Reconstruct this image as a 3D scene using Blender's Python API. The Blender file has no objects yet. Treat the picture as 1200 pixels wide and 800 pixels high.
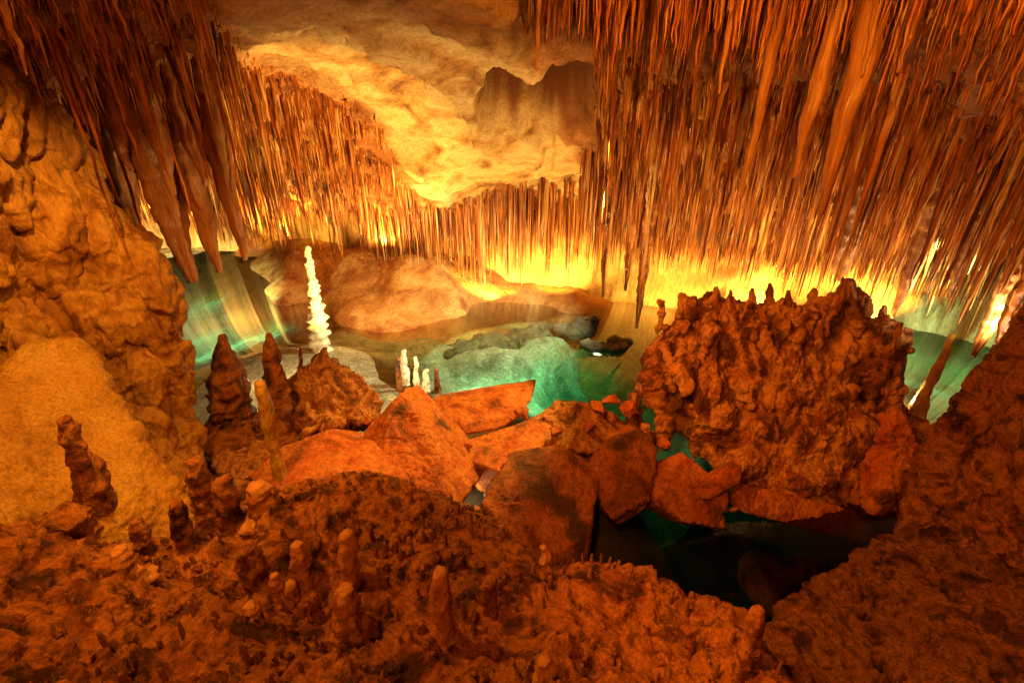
import bpy, bmesh, math, random
import numpy as np
from mathutils import Vector, noise as mnoise

# ------------------------------------------------------------------ camera
SC = bpy.context.scene
COL = SC.collection
RNG = np.random.default_rng(7)
random.seed(7)
H = 5.0                       # eye height above the lake (lake surface is z = 0)
FPX = 560.0                   # focal length in pixels of the 1200 px photograph
PITCH = math.radians(26.0)
CP, SP = math.cos(PITCH), math.sin(PITCH)

cam_d = bpy.data.cameras.new('camera')
cam_d.sensor_width = 36.0
cam_d.lens = FPX / 1200.0 * 36.0
cam_d.clip_start = 0.05
cam_d.clip_end = 200.0
cam = bpy.data.objects.new('camera', cam_d)
COL.objects.link(cam)
cam.location = (0, 0, H)
cam.rotation_euler = (math.radians(90) - PITCH, 0, 0)
SC.camera = cam

# ------------------------------------------------------------------ world: a closed cave, no daylight
world = bpy.data.worlds.new('World')
SC.world = world
world.use_nodes = True
bg = world.node_tree.nodes['Background']
bg.inputs['Color'].default_value = (1.0, 0.36, 0.08, 1)
bg.inputs['Strength'].default_value = 0.02

# ------------------------------------------------------------------ render look
SC.view_settings.view_transform = 'Standard'
SC.view_settings.look = 'None'
SC.view_settings.exposure = 0.0
SC.view_settings.gamma = 1.0
SC.cycles.use_denoising = True
SC.cycles.denoising_prefilter = 'NONE'
SC.cycles.max_bounces = 6
SC.cycles.diffuse_bounces = 3
SC.cycles.glossy_bounces = 3
SC.cycles.transmission_bounces = 4
SC.cycles.transparent_max_bounces = 12
SC.cycles.sample_clamp_indirect = 3.0
SC.cycles.caustics_reflective = False
SC.cycles.caustics_refractive = False


def ray(px, py):
    u = (px - 600.0) / FPX
    v = (400.0 - py) / FPX
    return np.array([u, CP + SP * v, -SP + CP * v])


def P(px, py, Y):
    """point seen at photograph pixel (px, py) that stands Y metres in front of the eye"""
    d = ray(px, py)
    return np.array([0, 0, H]) + d * (Y / d[1])


def Wp(px, py, z=0.0):
    """point of the horizontal plane z seen at pixel (px, py)"""
    d = ray(px, py)
    return np.array([0, 0, H]) + d * ((z - H) / d[2])


def mpp(px, py, Y):
    return Y / ray(px, py)[1] / FPX


def project(V):
    V = np.asarray(V, float)
    x, y, z = V[:, 0], V[:, 1], V[:, 2] - H
    w = CP * y - SP * z
    w = np.where(np.abs(w) < 1e-6, 1e-6, w)
    up = SP * y + CP * z
    return np.stack([600 + FPX * x / w, 400 - FPX * up / w, w], 1)


# ------------------------------------------------------------------ lamps: sources behind the glows, and added unseen fill
BOOST = 2.4


def lamp(name, loc, watts, colour, radius=0.08, spot=None, aim=None, blend=0.6):
    d = bpy.data.lights.new(name, 'SPOT' if spot else 'POINT')
    d.energy = watts * BOOST
    d.color = colour
    d.shadow_soft_size = radius
    if spot:
        d.spot_size = math.radians(spot)
        d.spot_blend = blend
    o = bpy.data.objects.new(name, d)
    COL.objects.link(o)
    o.location = tuple(loc)
    if aim is not None:
        o.rotation_euler = (Vector(tuple(aim)) - Vector(tuple(loc))).to_track_quat('-Z', 'Y').to_euler()
    return o


AMBER = (1.0, 0.40, 0.045)
GOLD = (1.0, 0.54, 0.09)
PALE = (1.0, 0.74, 0.34)
RED = (1.0, 0.29, 0.025)
GREEN = (0.55, 1.0, 0.66)
WHITE = (1.0, 0.88, 0.55)


def flood(name, loc, watts, colour, dx=0.0, up=0.8, cone=150):
    """floodlight standing low behind rock, turned to the far wall and the roof"""
    loc = np.asarray(loc, float)
    lamp(name, loc, watts, colour, 0.06, cone, loc + np.array([dx, 0.7, up]), 0.35)


# far left bay, behind the big hanging stalactites
flood('bay_lamp', P(190, 252, 15.6), 620, GOLD, -0.1, 0.5, 170)
flood('bay_lamp', P(125, 252, 13.0), 160, GOLD, -0.3, 0.5, 170)
flood('bay_lamp', P(330, 278, 13.6), 330, GOLD)
flood('bay_lamp', P(450, 285, 13.0), 160, GOLD)
# centre back, hidden by the shelf rim
flood('shelf_lamp', P(655, 352, 12.2) + np.array([0, 0.1, 0.2]), 230, GOLD)
flood('shelf_lamp', P(575, 350, 12.7), 200, GOLD)
flood('shelf_lamp', P(470, 312, 13.2), 240, GOLD)
# behind the red island
flood('island_lamp', P(790, 366, 11.2), 190, GOLD)
flood('island_lamp', P(905, 368, 11.2), 260, GOLD)
flood('island_lamp', P(1020, 380, 10.9), 240, GOLD)
flood('island_lamp', P(1110, 390, 10.7), 55, GOLD)
lamp('island_lamp', P(1062, 462, 7.3), 14, PALE, 0.05)
flood('island_lamp', P(1190, 400, 6.4), 120, PALE, 0.2)
# unseen uplights added behind island crest and near shore to brighten the stalactites
flood('crest_fill', P(820, 392, 7.8), 90, GOLD, 0.0, 1.0, 125)
flood('crest_fill', P(920, 392, 7.9), 110, GOLD, 0.0, 1.0, 125)
flood('crest_fill', P(1015, 400, 7.7), 130, GOLD, 0.1, 1.0, 125)
flood('crest_fill', P(1168, 462, 5.5), 100, PALE, 0.25, 1.2, 120)
flood('beach_fill', P(430, 440, 7.8), 850, GOLD, -0.45, 0.95, 95)
# white stalagmites on the near shore
lamp('shore_lamp', P(398, 432, 8.4), 6, PALE, 0.04)
lamp('shore_lamp', P(474, 446, 7.4), 16, PALE, 0.04)
lamp('shore_lamp', P(318, 428, 8.0), 16, PALE, 0.05)
# boulder hollow
lamp('hollow_lamp', P(549, 575, 4.9), 6, PALE, 0.03)
# unseen fill added behind the flat slab to brighten the bare ceiling
lamp('roof_fill', P(560, 480, 7.0), 430, (1.0, 0.60, 0.16), 0.06, 140, (-0.6, 9.0, 5.2), 0.5)
# unseen lamps added under water to bring out its green
for px, py, e in ((226, 335, 26), (236, 360, 90), (246, 388, 36), (300, 372, 30), (640, 432, 40), (700, 410, 40), (560, 440, 16), (803, 512, 5), (1068, 412, 50), (1105, 418, 50)):
    q = Wp(px, py)
    lamp('underwater_fill', (q[0], q[1], -0.12), e, GREEN, 0.05, 165, (q[0], q[1], -3), 0.5)
# unseen spots added in mid-air over lake and shore as fill
lamp('lake_fill', (7.4, 8.2, 3.0), 800, (0.45, 1.0, 0.6), 0.06, 80, (9.0, 9.4, 0), 0.6)
lamp('lake_fill', (2.3, 9.6, 3.5), 1100, (0.9, 1.0, 0.62), 0.06, 90, (-1.4, 10.8, 0), 0.7)
lamp('lake_fill', (-6.4, 10.6, 2.5), 2600, (0.7, 1.0, 0.6), 0.06, 74, (-9.0, 12.6, 0), 0.7)
lamp('shore_fill', (-2.2, 9.3, 3.9), 480, (1.0, 0.55, 0.13), 0.06, 100, (-3.0, 12.4, .4), 0.7)
lamp('shore_fill', (1.6, 7.4, 4.7), 900, GOLD, 0.05, 46, (-0.9, 5.7, 1.0), 0.6)
# unseen spots added over the foreground, raking across the rock
lamp('rake_fill', (-2.7, 2.9, 5.6), 190, (1.0, 0.42, 0.05), 0.04, 88, (-3.9, 4.4, 2.6), 0.6)
lamp('rake_fill', (-0.9, 2.8, 5.9), 110, (1.0, 0.42, 0.05), 0.05, 70, (-3.3, 3.8, 2.4), 0.6)
lamp('rake_fill', (-0.5, 3.2, 6.1), 150, (1.0, 0.34, 0.03), 0.05, 54, (-0.7, 5.4, 1.1), 0.7)
lamp('rake_fill', (-1.0, 4.4, 5.5), 620, RED, 0.05, 44, (2.8, 6.5, 1.7), 0.6)
lamp('rake_fill', (-2.6, 2.6, 5.6), 185, (1.0, 0.36, 0.03), 0.05, 100, (-0.7, 2.6, 1.8), 0.7)
lamp('rake_fill', (-0.4, 1.3, 5.3), 290, (1.0, 0.29, 0.02), 0.04, 76, (3.0, 3.4, 1.5), 0.8)
lamp('rake_fill', (0.8, 1.0, 5.6), 330, (1.0, 0.30, 0.02), 0.10, 95, (2.6, 6.0, 6.3), 0.8)
lamp('rear_fill', (-1.0, -1.2, 6.2), 120, (1.0, 0.33, 0.03), 0.3)  # unseen soft fill added behind the eye


# ------------------------------------------------------------------ noise in numpy
_perm = np.random.default_rng(3).permutation(256)
_perm = np.concatenate([_perm, _perm, _perm])
_g = np.random.default_rng(4).normal(size=(256, 3))
_g /= np.linalg.norm(_g, axis=1)[:, None]


def pn(p):
    p = np.asarray(p, float)
    i = np.floor(p).astype(int)
    f = p - i
    i &= 255
    w = f * f * f * (f * (f * 6 - 15) + 10)
    out = 0
    for a in (0, 1):
        wx = w[:, 0] if a else 1 - w[:, 0]
        for b in (0, 1):
            wy = w[:, 1] if b else 1 - w[:, 1]
            for c in (0, 1):
                wz = w[:, 2] if c else 1 - w[:, 2]
                h = _perm[_perm[_perm[(i[:, 0] + a) & 255] + ((i[:, 1] + b) & 255)] + ((i[:, 2] + c) & 255)]
                g = _g[h]
                d = g[:, 0] * (f[:, 0] - a) + g[:, 1] * (f[:, 1] - b) + g[:, 2] * (f[:, 2] - c)
                out = out + d * wx * wy * wz
    return out * 1.6


def fbm(p, octv=4, gain=0.5, lac=2.03):
    s, a, t = 0, 1.0, 0
    p = np.asarray(p, float)
    for k in range(octv):
        s = s + a * pn(p + 17.3 * k)
        t += a
        a *= gain
        p = p * lac
    return s / t


def ridge(p, octv=3):
    s, a, t = 0, 1.0, 0
    for k in range(octv):
        s = s + a * (1 - 2 * np.abs(pn(p + 9.1 * k)))
        t += a
        a *= 0.5
        p = p * 2.1
    return s / t


def worley(p):
    """distance to the nearest feature point and to the second one"""
    p = np.asarray(p, float)
    i = np.floor(p).astype(int)
    f1 = np.full(len(p), 9.0)
    f2 = np.full(len(p), 9.0)
    for a in (-1, 0, 1):
        for b in (-1, 0, 1):
            for c in (-1, 0, 1):
                j = i + np.array([a, b, c])
                h = _perm[_perm[_perm[j[:, 0] & 255] + (j[:, 1] & 255)] + (j[:, 2] & 255)]
                o = j + 0.5 + 0.45 * _g[h]
                d = np.sqrt(((p - o) ** 2).sum(1))
                m = d < f1
                f2 = np.where(m, f1, np.minimum(f2, d))
                f1 = np.where(m, d, f1)
    return f1, f2


def knobs(p, s):
    f1, _ = worley(p * s)
    return np.clip(1 - f1 * f1 * 1.9, 0, 1)


class TPS:
    def __init__(self, pts, vals, lam=1e-3):
        self.c = np.asarray(pts, float)
        n = len(self.c)
        K = self.k(self.c) + lam * np.eye(n)
        Q = np.hstack([np.ones((n, 1)), self.c])
        A = np.block([[K, Q], [Q.T, np.zeros((3, 3))]])
        s = np.linalg.solve(A, np.concatenate([vals, np.zeros(3)]))
        self.w, self.a = s[:n], s[n:]

    def k(self, X):
        r2 = ((X[:, None, :] - self.c[None]) ** 2).sum(2)
        return 0.5 * r2 * np.log(r2 + 1e-9)

    def __call__(self, X):
        X = np.asarray(X, float)
        out = np.empty(len(X))
        for i in range(0, len(X), 40000):
            b = X[i:i + 40000]
            out[i:i + 40000] = self.k(b) @ self.w + self.a[0] + b @ self.a[1:]
        return out


def inpoly(x, y, poly):
    x, y = np.asarray(x), np.asarray(y)
    r = np.zeros(x.shape, bool)
    n = len(poly)
    for i in range(n):
        x1, y1 = poly[i]
        x2, y2 = poly[(i + 1) % n]
        c = ((y1 > y) != (y2 > y)) & (x < (x2 - x1) * (y - y1) / (y2 - y1 + 1e-12) + x1)
        r ^= c
    return r


# ------------------------------------------------------------------ materials
def mat_rock(name, cols, scale=1.2, stretch=(1, 1, 1), fine=30.0, bump=0.5, rough=0.6, dist=0.02, spots=None, coat=0.0, grain=(0.65, 1.22), span=(0.33, 0.67)):
    m = bpy.data.materials.new(name)
    m.use_nodes = True
    nt = m.node_tree
    N, L = nt.nodes, nt.links
    bs = N['Principled BSDF']
    bs.inputs['Roughness'].default_value = rough
    bs.inputs['Specular IOR Level'].default_value = 0.45
    if coat:
        bs.inputs['Coat Weight'].default_value = coat
        bs.inputs['Coat Roughness'].default_value = 0.25
    geo = N.new('ShaderNodeNewGeometry')
    mp = N.new('ShaderNodeMapping')
    mp.inputs['Scale'].default_value = stretch
    L.new(geo.outputs['Position'], mp.inputs['Vector'])
    n1 = N.new('ShaderNodeTexNoise')
    n1.inputs['Scale'].default_value = scale
    n1.inputs['Detail'].default_value = 7
    n1.inputs['Roughness'].default_value = 0.62
    n1.inputs['Distortion'].default_value = 0.6
    L.new(mp.outputs[0], n1.inputs['Vector'])
    rmp = N.new('ShaderNodeValToRGB')
    els = rmp.color_ramp.elements
    lo, hi = span
    els[0].position, els[1].position = lo, hi
    els[0].color = (*cols[0], 1)
    els[1].color = (*cols[-1], 1)
    for k in range(1, len(cols) - 1):
        e = els.new(lo + (hi - lo) * k / (len(cols) - 1))
        e.color = (*cols[k], 1)
    L.new(n1.outputs['Fac'], rmp.inputs['Fac'])
    n2 = N.new('ShaderNodeTexNoise')
    n2.inputs['Scale'].default_value = fine
    n2.inputs['Detail'].default_value = 5
    n2.inputs['Roughness'].default_value = 0.7
    L.new(mp.outputs[0], n2.inputs['Vector'])
    mr = N.new('ShaderNodeMapRange')
    mr.inputs['From Min'].default_value = 0.3
    mr.inputs['From Max'].default_value = 0.7
    mr.inputs['To Min'].default_value = grain[0]
    mr.inputs['To Max'].default_value = grain[1]
    L.new(n2.outputs['Fac'], mr.inputs['Value'])
    mx = N.new('ShaderNodeVectorMath')
    mx.operation = 'SCALE'
    L.new(rmp.outputs['Color'], mx.inputs[0])
    L.new(mr.outputs[0], mx.inputs['Scale'])
    col_out = mx.outputs[0]
    if spots:
        sc_, colr, lo_, hi_ = spots
        n3 = N.new('ShaderNodeTexNoise')
        n3.inputs['Scale'].default_value = sc_
        n3.inputs['Detail'].default_value = 4
        L.new(geo.outputs['Position'], n3.inputs['Vector'])
        m3 = N.new('ShaderNodeMapRange')
        m3.inputs['From Min'].default_value = lo_
        m3.inputs['From Max'].default_value = hi_
        L.new(n3.outputs['Fac'], m3.inputs['Value'])
        mi = N.new('ShaderNodeMix')
        mi.data_type = 'RGBA'
        L.new(m3.outputs[0], mi.inputs['Factor'])
        L.new(col_out, mi.inputs['A'])
        mi.inputs['B'].default_value = (*colr, 1)
        col_out = mi.outputs['Result']
    L.new(col_out, bs.inputs['Base Color'])
    b = N.new('ShaderNodeBump')
    b.inputs['Strength'].default_value = bump
    b.inputs['Distance'].default_value = dist * 2.4
    rr_ = N.new('ShaderNodeMapRange')
    rr_.inputs['From Min'].default_value = 0.35
    rr_.inputs['From Max'].default_value = 0.65
    rr_.inputs['To Min'].default_value = rough - 0.22
    rr_.inputs['To Max'].default_value = rough + 0.15
    L.new(n1.outputs['Fac'], rr_.inputs['Value'])
    L.new(rr_.outputs[0], bs.inputs['Roughness'])
    L.new(n2.outputs['Fac'], b.inputs['Height'])
    L.new(b.outputs[0], bs.inputs['Normal'])
    return m


M = {}
M['ceiling'] = mat_rock('ceiling_rock', [(0.20, 0.075, 0.022), (0.55, 0.31, 0.12), (0.70, 0.53, 0.31), (0.60, 0.36, 0.14)], 1.3, (1, 1, 1.5), 18, 0.7, 0.75, 0.03, spots=(1.1, (0.22, 0.075, 0.02), 0.60, 0.72))
nt_ = M['ceiling'].node_tree
_bs = nt_.nodes['Principled BSDF']
_src = _bs.inputs['Base Color'].links[0].from_socket
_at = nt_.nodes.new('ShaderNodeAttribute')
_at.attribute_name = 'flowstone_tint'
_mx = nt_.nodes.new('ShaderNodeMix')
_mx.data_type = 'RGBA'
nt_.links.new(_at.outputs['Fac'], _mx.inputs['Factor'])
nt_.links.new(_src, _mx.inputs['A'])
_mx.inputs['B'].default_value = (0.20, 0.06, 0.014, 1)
_a2 = nt_.nodes.new('ShaderNodeAttribute')
_a2.attribute_name = 'dripstone'
_m2 = nt_.nodes.new('ShaderNodeMix')
_m2.data_type = 'RGBA'
_m3 = nt_.nodes.new('ShaderNodeMix')
_m3.data_type = 'RGBA'
_m3.blend_type = 'MULTIPLY'
_m3.inputs['Factor'].default_value = 1.0
nt_.links.new(_src, _m3.inputs['A'])
_m3.inputs['B'].default_value = (0.62, 0.36, 0.22, 1)
nt_.links.new(_a2.outputs['Fac'], _m2.inputs['Factor'])
nt_.links.new(_src, _m2.inputs['A'])
nt_.links.new(_m3.outputs['Result'], _m2.inputs['B'])
nt_.links.new(_m2.outputs['Result'], _mx.inputs['A'])
nt_.links.new(_mx.outputs['Result'], _bs.inputs['Base Color'])
M['strawrock'] = mat_rock('dripstone_rock', [(0.10, 0.026, 0.008), (0.30, 0.10, 0.026), (0.44, 0.20, 0.06)], 1.6, (1, 1, 0.4), 24, 0.8, 0.6, 0.03)
M['straw'] = mat_rock('stalactite_calcite', [(0.07, 0.014, 0.004), (0.34, 0.085, 0.016), (0.58, 0.21, 0.045), (0.78, 0.52, 0.22)], 6.5, (1, 1, 0.05), 22, 0.5, 0.4, 0.012, grain=(0.5, 1.3), span=(0.40, 0.63))
M['bigstal'] = mat_rock('stalactite_brown', [(0.16, 0.055, 0.02), (0.30, 0.11, 0.035), (0.38, 0.17, 0.06)], 3.0, (1, 1, 0.15), 40, 0.5, 0.5, 0.012)
M['drape'] = mat_rock('drapery_calcite', [(0.30, 0.12, 0.04), (0.46, 0.22, 0.075), (0.56, 0.32, 0.13)], 4.0, (1, 1, 0.08), 40, 0.3, 0.4, 0.01)
M['flow'] = mat_rock('flowstone', [(0.20, 0.065, 0.010), (0.42, 0.19, 0.030), (0.54, 0.29, 0.06), (0.30, 0.105, 0.016)], 2.6, (1, 1, 0.45), 34, 0.8, 0.55, 0.015, spots=(3.0, (0.13, 0.04, 0.008), 0.58, 0.74))
M['shore'] = mat_rock('shore_calcite', [(0.30, 0.11, 0.022), (0.50, 0.22, 0.05), (0.60, 0.34, 0.11)], 1.1, (1, 1, 2.0), 12, 0.9, 0.6, 0.03, spots=(1.6, (0.26, 0.07, 0.014), 0.52, 0.68))
M['cone'] = mat_rock('smooth_flowstone', [(0.36, 0.16, 0.022), (0.54, 0.29, 0.05), (0.62, 0.38, 0.09)], 2.4, (1, 1, 0.35), 50, 0.8, 0.45, 0.012, grain=(.5, 1.25))
M['red'] = mat_rock('red_limestone', [(0.17, 0.035, 0.010), (0.50, 0.115, 0.022), (0.62, 0.21, 0.045), (0.36, 0.075, 0.017)], 2.0, (1, 1, 1), 16, 1.0, 0.6, 0.035, spots=(2.2, (0.10, 0.03, 0.012), 0.57, 0.70), grain=(.55, 1.25))
M['island'] = mat_rock('crusted_limestone', [(0.13, 0.035, 0.012), (0.42, 0.13, 0.03), (0.62, 0.30, 0.10), (0.28, 0.075, 0.02)], 2.4, (1, 1, 0.5), 26, 1.0, 0.75, 0.03, spots=(1.9, (0.62, 0.28, 0.08), 0.56, 0.70), grain=(.45, 1.3), span=(0.40, 0.60))
M['mound'] = mat_rock('crusted_earth', [(0.06, 0.017, 0.005), (0.26, 0.075, 0.014), (0.46, 0.17, 0.032), (0.13, 0.038, 0.009)], 3.2, (1, 1, 1), 34, 0.8, 0.42, 0.02, grain=(.45, 1.35), span=(0.38, 0.62))
M['slope'] = mat_rock('pocked_earth', [(0.07, 0.02, 0.006), (0.30, 0.10, 0.018), (0.46, 0.19, 0.04), (0.14, 0.04, 0.010)], 3.4, (1, 1, 1), 34, 1.0, 0.5, 0.03, grain=(.4, 1.35), span=(.38, .62))
M['knob'] = mat_rock('cave_coral', [(0.12, 0.04, 0.013), (0.30, 0.11, 0.03), (0.42, 0.18, 0.05)], 5.0, (1, 1, 1), 60, 0.8, 0.5, 0.012)
M['floor'] = mat_rock('pool_floor_shade', [(0.010, 0.008, 0.006), (0.030, 0.022, 0.014), (0.05, 0.036, 0.02)], 2.0, (1, 1, 1), 20, 0.8, 0.8, 0.02)  # near-black: the pool's lack of light put into the floor colour
M['sunk'] = mat_rock('sunken_limestone', [(0.05, 0.04, 0.02), (0.14, 0.11, 0.055), (0.24, 0.20, 0.11)], 2.4, (1, 1, 1), 18, 1.0, 0.8, 0.03, grain=(.4, 1.3))
M['block'] = mat_rock('stained_block', [(0.12, 0.028, 0.008), (0.30, 0.075, 0.016), (0.42, 0.13, 0.03), (0.18, 0.045, 0.012)], 2.4, (1, 1, .6), 22, 1.0, 0.6, 0.03, spots=(2.0, (0.07, 0.022, 0.01), 0.52, 0.66), grain=(.5, 1.3))
M['peg'] = mat_rock('stubby_calcite', [(0.30, 0.10, 0.028), (0.52, 0.22, 0.06), (0.62, 0.30, 0.10)], 7.0, (1, 1, .6), 60, 0.6, 0.45, 0.01)
M['white'] = mat_rock('white_calcite', [(0.62, 0.50, 0.33), (0.80, 0.72, 0.55), (0.84, 0.80, 0.68)], 5.0, (1, 1, 0.4), 40, 0.4, 0.4, 0.01)
M['bed'] = mat_rock('lake_bed_silt', [(0.14, 0.11, 0.06), (0.34, 0.29, 0.17), (0.46, 0.41, 0.27)], 1.8, (1, 1, 1), 14, 0.9, 0.8, 0.04, grain=(.45, 1.3))
M['back'] = mat_rock('back_wall_calcite', [(0.34, 0.17, 0.06), (0.56, 0.36, 0.14), (0.66, 0.48, 0.22)], 1.0, (1, 1, 0.35), 18, 0.7, 0.6, 0.03)


def mat_water():
    m = bpy.data.materials.new('lake_water')
    m.use_nodes = True
    nt = m.node_tree
    N, L = nt.nodes, nt.links
    N.remove(N['Principled BSDF'])
    out = N['Material Output']
    tr = N.new('ShaderNodeBsdfTransparent')
    gl = N.new('ShaderNodeBsdfGlossy')
    gl.inputs['Roughness'].default_value = 0.02
    fr = N.new('ShaderNodeFresnel')
    fr.inputs['IOR'].default_value = 1.34
    nz = N.new('ShaderNodeTexNoise')
    nz.inputs['Scale'].default_value = 5.0
    bp = N.new('ShaderNodeBump')
    bp.inputs['Strength'].default_value = 0.012
    bp.inputs['Distance'].default_value = 0.02
    L.new(nz.outputs['Fac'], bp.inputs['Height'])
    L.new(bp.outputs[0], gl.inputs['Normal'])
    L.new(bp.outputs[0], fr.inputs['Normal'])
    mx = N.new('ShaderNodeMixShader')
    L.new(fr.outputs[0], mx.inputs[0])
    L.new(tr.outputs[0], mx.inputs[1])
    L.new(gl.outputs[0], mx.inputs[2])
    L.new(mx.outputs[0], out.inputs['Surface'])
    ab = N.new('ShaderNodeVolumeAbsorption')
    ab.inputs['Color'].default_value = (0.05, 0.74, 0.54, 1)
    ab.inputs['Density'].default_value = 0.62
    L.new(ab.outputs[0], out.inputs['Volume'])
    return m


M['water'] = mat_water()


# ------------------------------------------------------------------ mesh helpers
def mesh_from(name, V, F, mat, smooth=True):
    V = np.ascontiguousarray(V, dtype=np.float32)
    F = np.ascontiguousarray(F, dtype=np.int32)
    me = bpy.data.meshes.new(name)
    n, k = F.shape
    me.vertices.add(len(V))
    me.vertices.foreach_set('co', V.ravel())
    me.loops.add(n * k)
    me.loops.foreach_set('vertex_index', F.ravel())
    me.polygons.add(n)
    me.polygons.foreach_set('loop_start', np.arange(0, n * k, k, dtype=np.int32))
    if smooth:
        me.polygons.foreach_set('use_smooth', np.ones(n, bool))
    me.update(calc_edges=True)
    me.validate()
    for m in (mat if isinstance(mat, (list, tuple)) else [mat]):
        me.materials.append(m)
    return me


def link(name, me, label=None, cat=None, group=None, kind=None, parent=None):
    o = bpy.data.objects.new(name, me)
    COL.objects.link(o)
    if label:
        o['label'] = label
    if cat:
        o['category'] = cat
    if group:
        o['group'] = group
    if kind:
        o['kind'] = kind
    if parent:
        o.parent = parent
    return o


def grid_faces(nx, ny):
    i = np.arange(nx * ny).reshape(ny, nx)
    return np.stack([i[:-1, :-1].ravel(), i[:-1, 1:].ravel(), i[1:, 1:].ravel(), i[1:, :-1].ravel()], 1)


def normals_of(me):
    n = np.empty(len(me.vertices) * 3, np.float32)
    me.vertex_normals.foreach_get('vector', n)
    return n.reshape(-1, 3).astype(float)


def coords_of(me):
    c = np.empty(len(me.vertices) * 3, np.float32)
    me.vertices.foreach_get('co', c)
    return c.reshape(-1, 3).astype(float)


def set_coords(me, V):
    me.vertices.foreach_set('co', np.ascontiguousarray(V, np.float32).ravel())
    me.update()


_ico = {}


def ico(sub):
    if sub not in _ico:
        bm = bmesh.new()
        bmesh.ops.create_icosphere(bm, subdivisions=sub, radius=1)
        V = np.array([v.co[:] for v in bm.verts])
        F = np.array([[v.index for v in f.verts] for f in bm.faces])
        bm.free()
        _ico[sub] = (V, F)
    return _ico[sub]


def balls_mesh(C, R, sub=2):
    """C: n x 3 centres, R: n x 3 radii, merged soup of ellipsoids"""
    V0, F0 = ico(sub)
    C, R = np.asarray(C, float), np.asarray(R, float)
    V = (C[:, None, :] + V0[None] * R[:, None, :]).reshape(-1, 3)
    F = (F0[None] + (np.arange(len(C)) * len(V0))[:, None, None]).reshape(-1, 3)
    return V, F


def hull_mesh(pts):
    bm = bmesh.new()
    for p in pts:
        bm.verts.new(tuple(p))
    r = bmesh.ops.convex_hull(bm, input=bm.verts)
    junk = [e for e in r['geom_interior'] if isinstance(e, bmesh.types.BMVert)]
    bmesh.ops.delete(bm, geom=junk, context='VERTS')
    bmesh.ops.triangulate(bm, faces=bm.faces)
    bm.verts.index_update()
    V = np.array([v.co[:] for v in bm.verts])
    F = np.array([[v.index for v in f.verts] for f in bm.faces])
    bm.free()
    return V, F


def remeshed(parts, voxel, mat, name, smooth_it=2):
    """union of closed shells -> one skin of even small quads"""
    Vs, Fs, k = [], [], 0
    for V, F in parts:
        Vs.append(V)
        Fs.append(F + k)
        k += len(V)
    me = mesh_from(name, np.vstack(Vs), np.vstack(Fs), mat)
    o = bpy.data.objects.new('tmp', me)
    COL.objects.link(o)
    md = o.modifiers.new('r', 'REMESH')
    md.mode = 'VOXEL'
    md.voxel_size = voxel
    md.use_smooth_shade = True
    if smooth_it:
        s = o.modifiers.new('s', 'SMOOTH')
        s.iterations = smooth_it
        s.factor = 0.5
    dg = bpy.context.evaluated_depsgraph_get()
    dg.update()
    out = bpy.data.meshes.new_from_object(o.evaluated_get(dg))
    out.name = name
    bpy.data.objects.remove(o)
    bpy.data.meshes.remove(me)
    if not out.materials:
        out.materials.append(mat)
    out.polygons.foreach_set('use_smooth', np.ones(len(out.polygons), bool))
    return out


def vn(V, s, octv=3):
    return np.stack([fbm(V * s, octv), fbm(V * s + 41.3, octv), fbm(V * s + 83.9, octv)], 1)


def displace(me, fn):
    """fn gives an offset along the normal, or (free offset vector, offset along the normal)"""
    V, Nn = coords_of(me), normals_of(me)
    r = fn(V, Nn)
    if isinstance(r, tuple):
        set_coords(me, V + r[0] + Nn * r[1][:, None])
    else:
        set_coords(me, V + Nn * r[:, None])


# ------------------------------------------------------------------ displacement recipes
def warp(V, s, a):
    return V + a * np.stack([pn(V * s), pn(V * s + 31.7), pn(V * s + 57.1)], 1)


def d_wall(V, N):
    Q = warp(V, 2.5, 0.12)
    flute = fbm(Q * np.array([9, 9, 1.4]), 3)
    return 0.10 * vn(V, 1.5) + 0.05 * vn(V, 4.5, 2), 0.045 * flute + 0.025 * ridge(Q * np.array([6, 6, 3.5]), 3) + 0.02 * knobs(Q * np.array([1, 1, .6]), 11) + 0.013 * fbm(V * 24, 3)


def d_cone(V, N):
    return 0.05 * fbm(V * np.array([3, 3, .8]), 3) + 0.02 * ridge(V * np.array([6, 6, 1.2]), 3) + 0.012 * knobs(V, 16) + 0.012 * fbm(V * 18, 3) + 0.006 * fbm(V * 50, 2)


def d_island(V, N):
    Q = warp(V * np.array([1, 1, .28]), 1.8, 0.14)
    flute = ridge(Q * 5.2, 4)
    fine = ridge(Q * 14, 3)
    notch = np.clip(ridge(warp(V, 2, .2) * np.array([1.5, 1.5, 3.2]) + 5, 2) - .35, 0, 1)
    return 0.15 * vn(V, 1.2) + 0.07 * vn(V * np.array([1, 1, .4]), 4.5, 2), 0.055 * flute + 0.03 * fine - 0.09 * notch + 0.024 * fbm(V * 24, 4)


def d_rough(V, N):
    Q = warp(V, 2.0, 0.2)
    return 0.05 * vn(V, 2.2, 4), 0.04 * ridge(Q * np.array([3, 3, 1.6]), 5) + 0.025 * ridge(Q * 9, 4) + 0.01 * fbm(V * 30, 3)


def d_boulder(V, N):
    Q = warp(V, 2.0, 0.15)
    cr = np.abs(pn(Q * 1.0 + 40))
    crack = -0.03 * np.clip(1 - cr / 0.02, 0, 1) * (pn(V * 0.9 + 11) > 0)
    return 0.03 * vn(V, 2.6, 4), 0.022 * ridge(Q * 2.4, 5) + crack + 0.018 * ridge(Q * 8, 4) + 0.008 * fbm(V * 30, 3)


# ------------------------------------------------------------------ THE SETTING: ceiling
cpts = []


def cp(px, py, Y):
    cpts.append(P(px, py, Y))


def cw(x, y, z):
    cpts.append(np.array([x, y, z], float))


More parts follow.
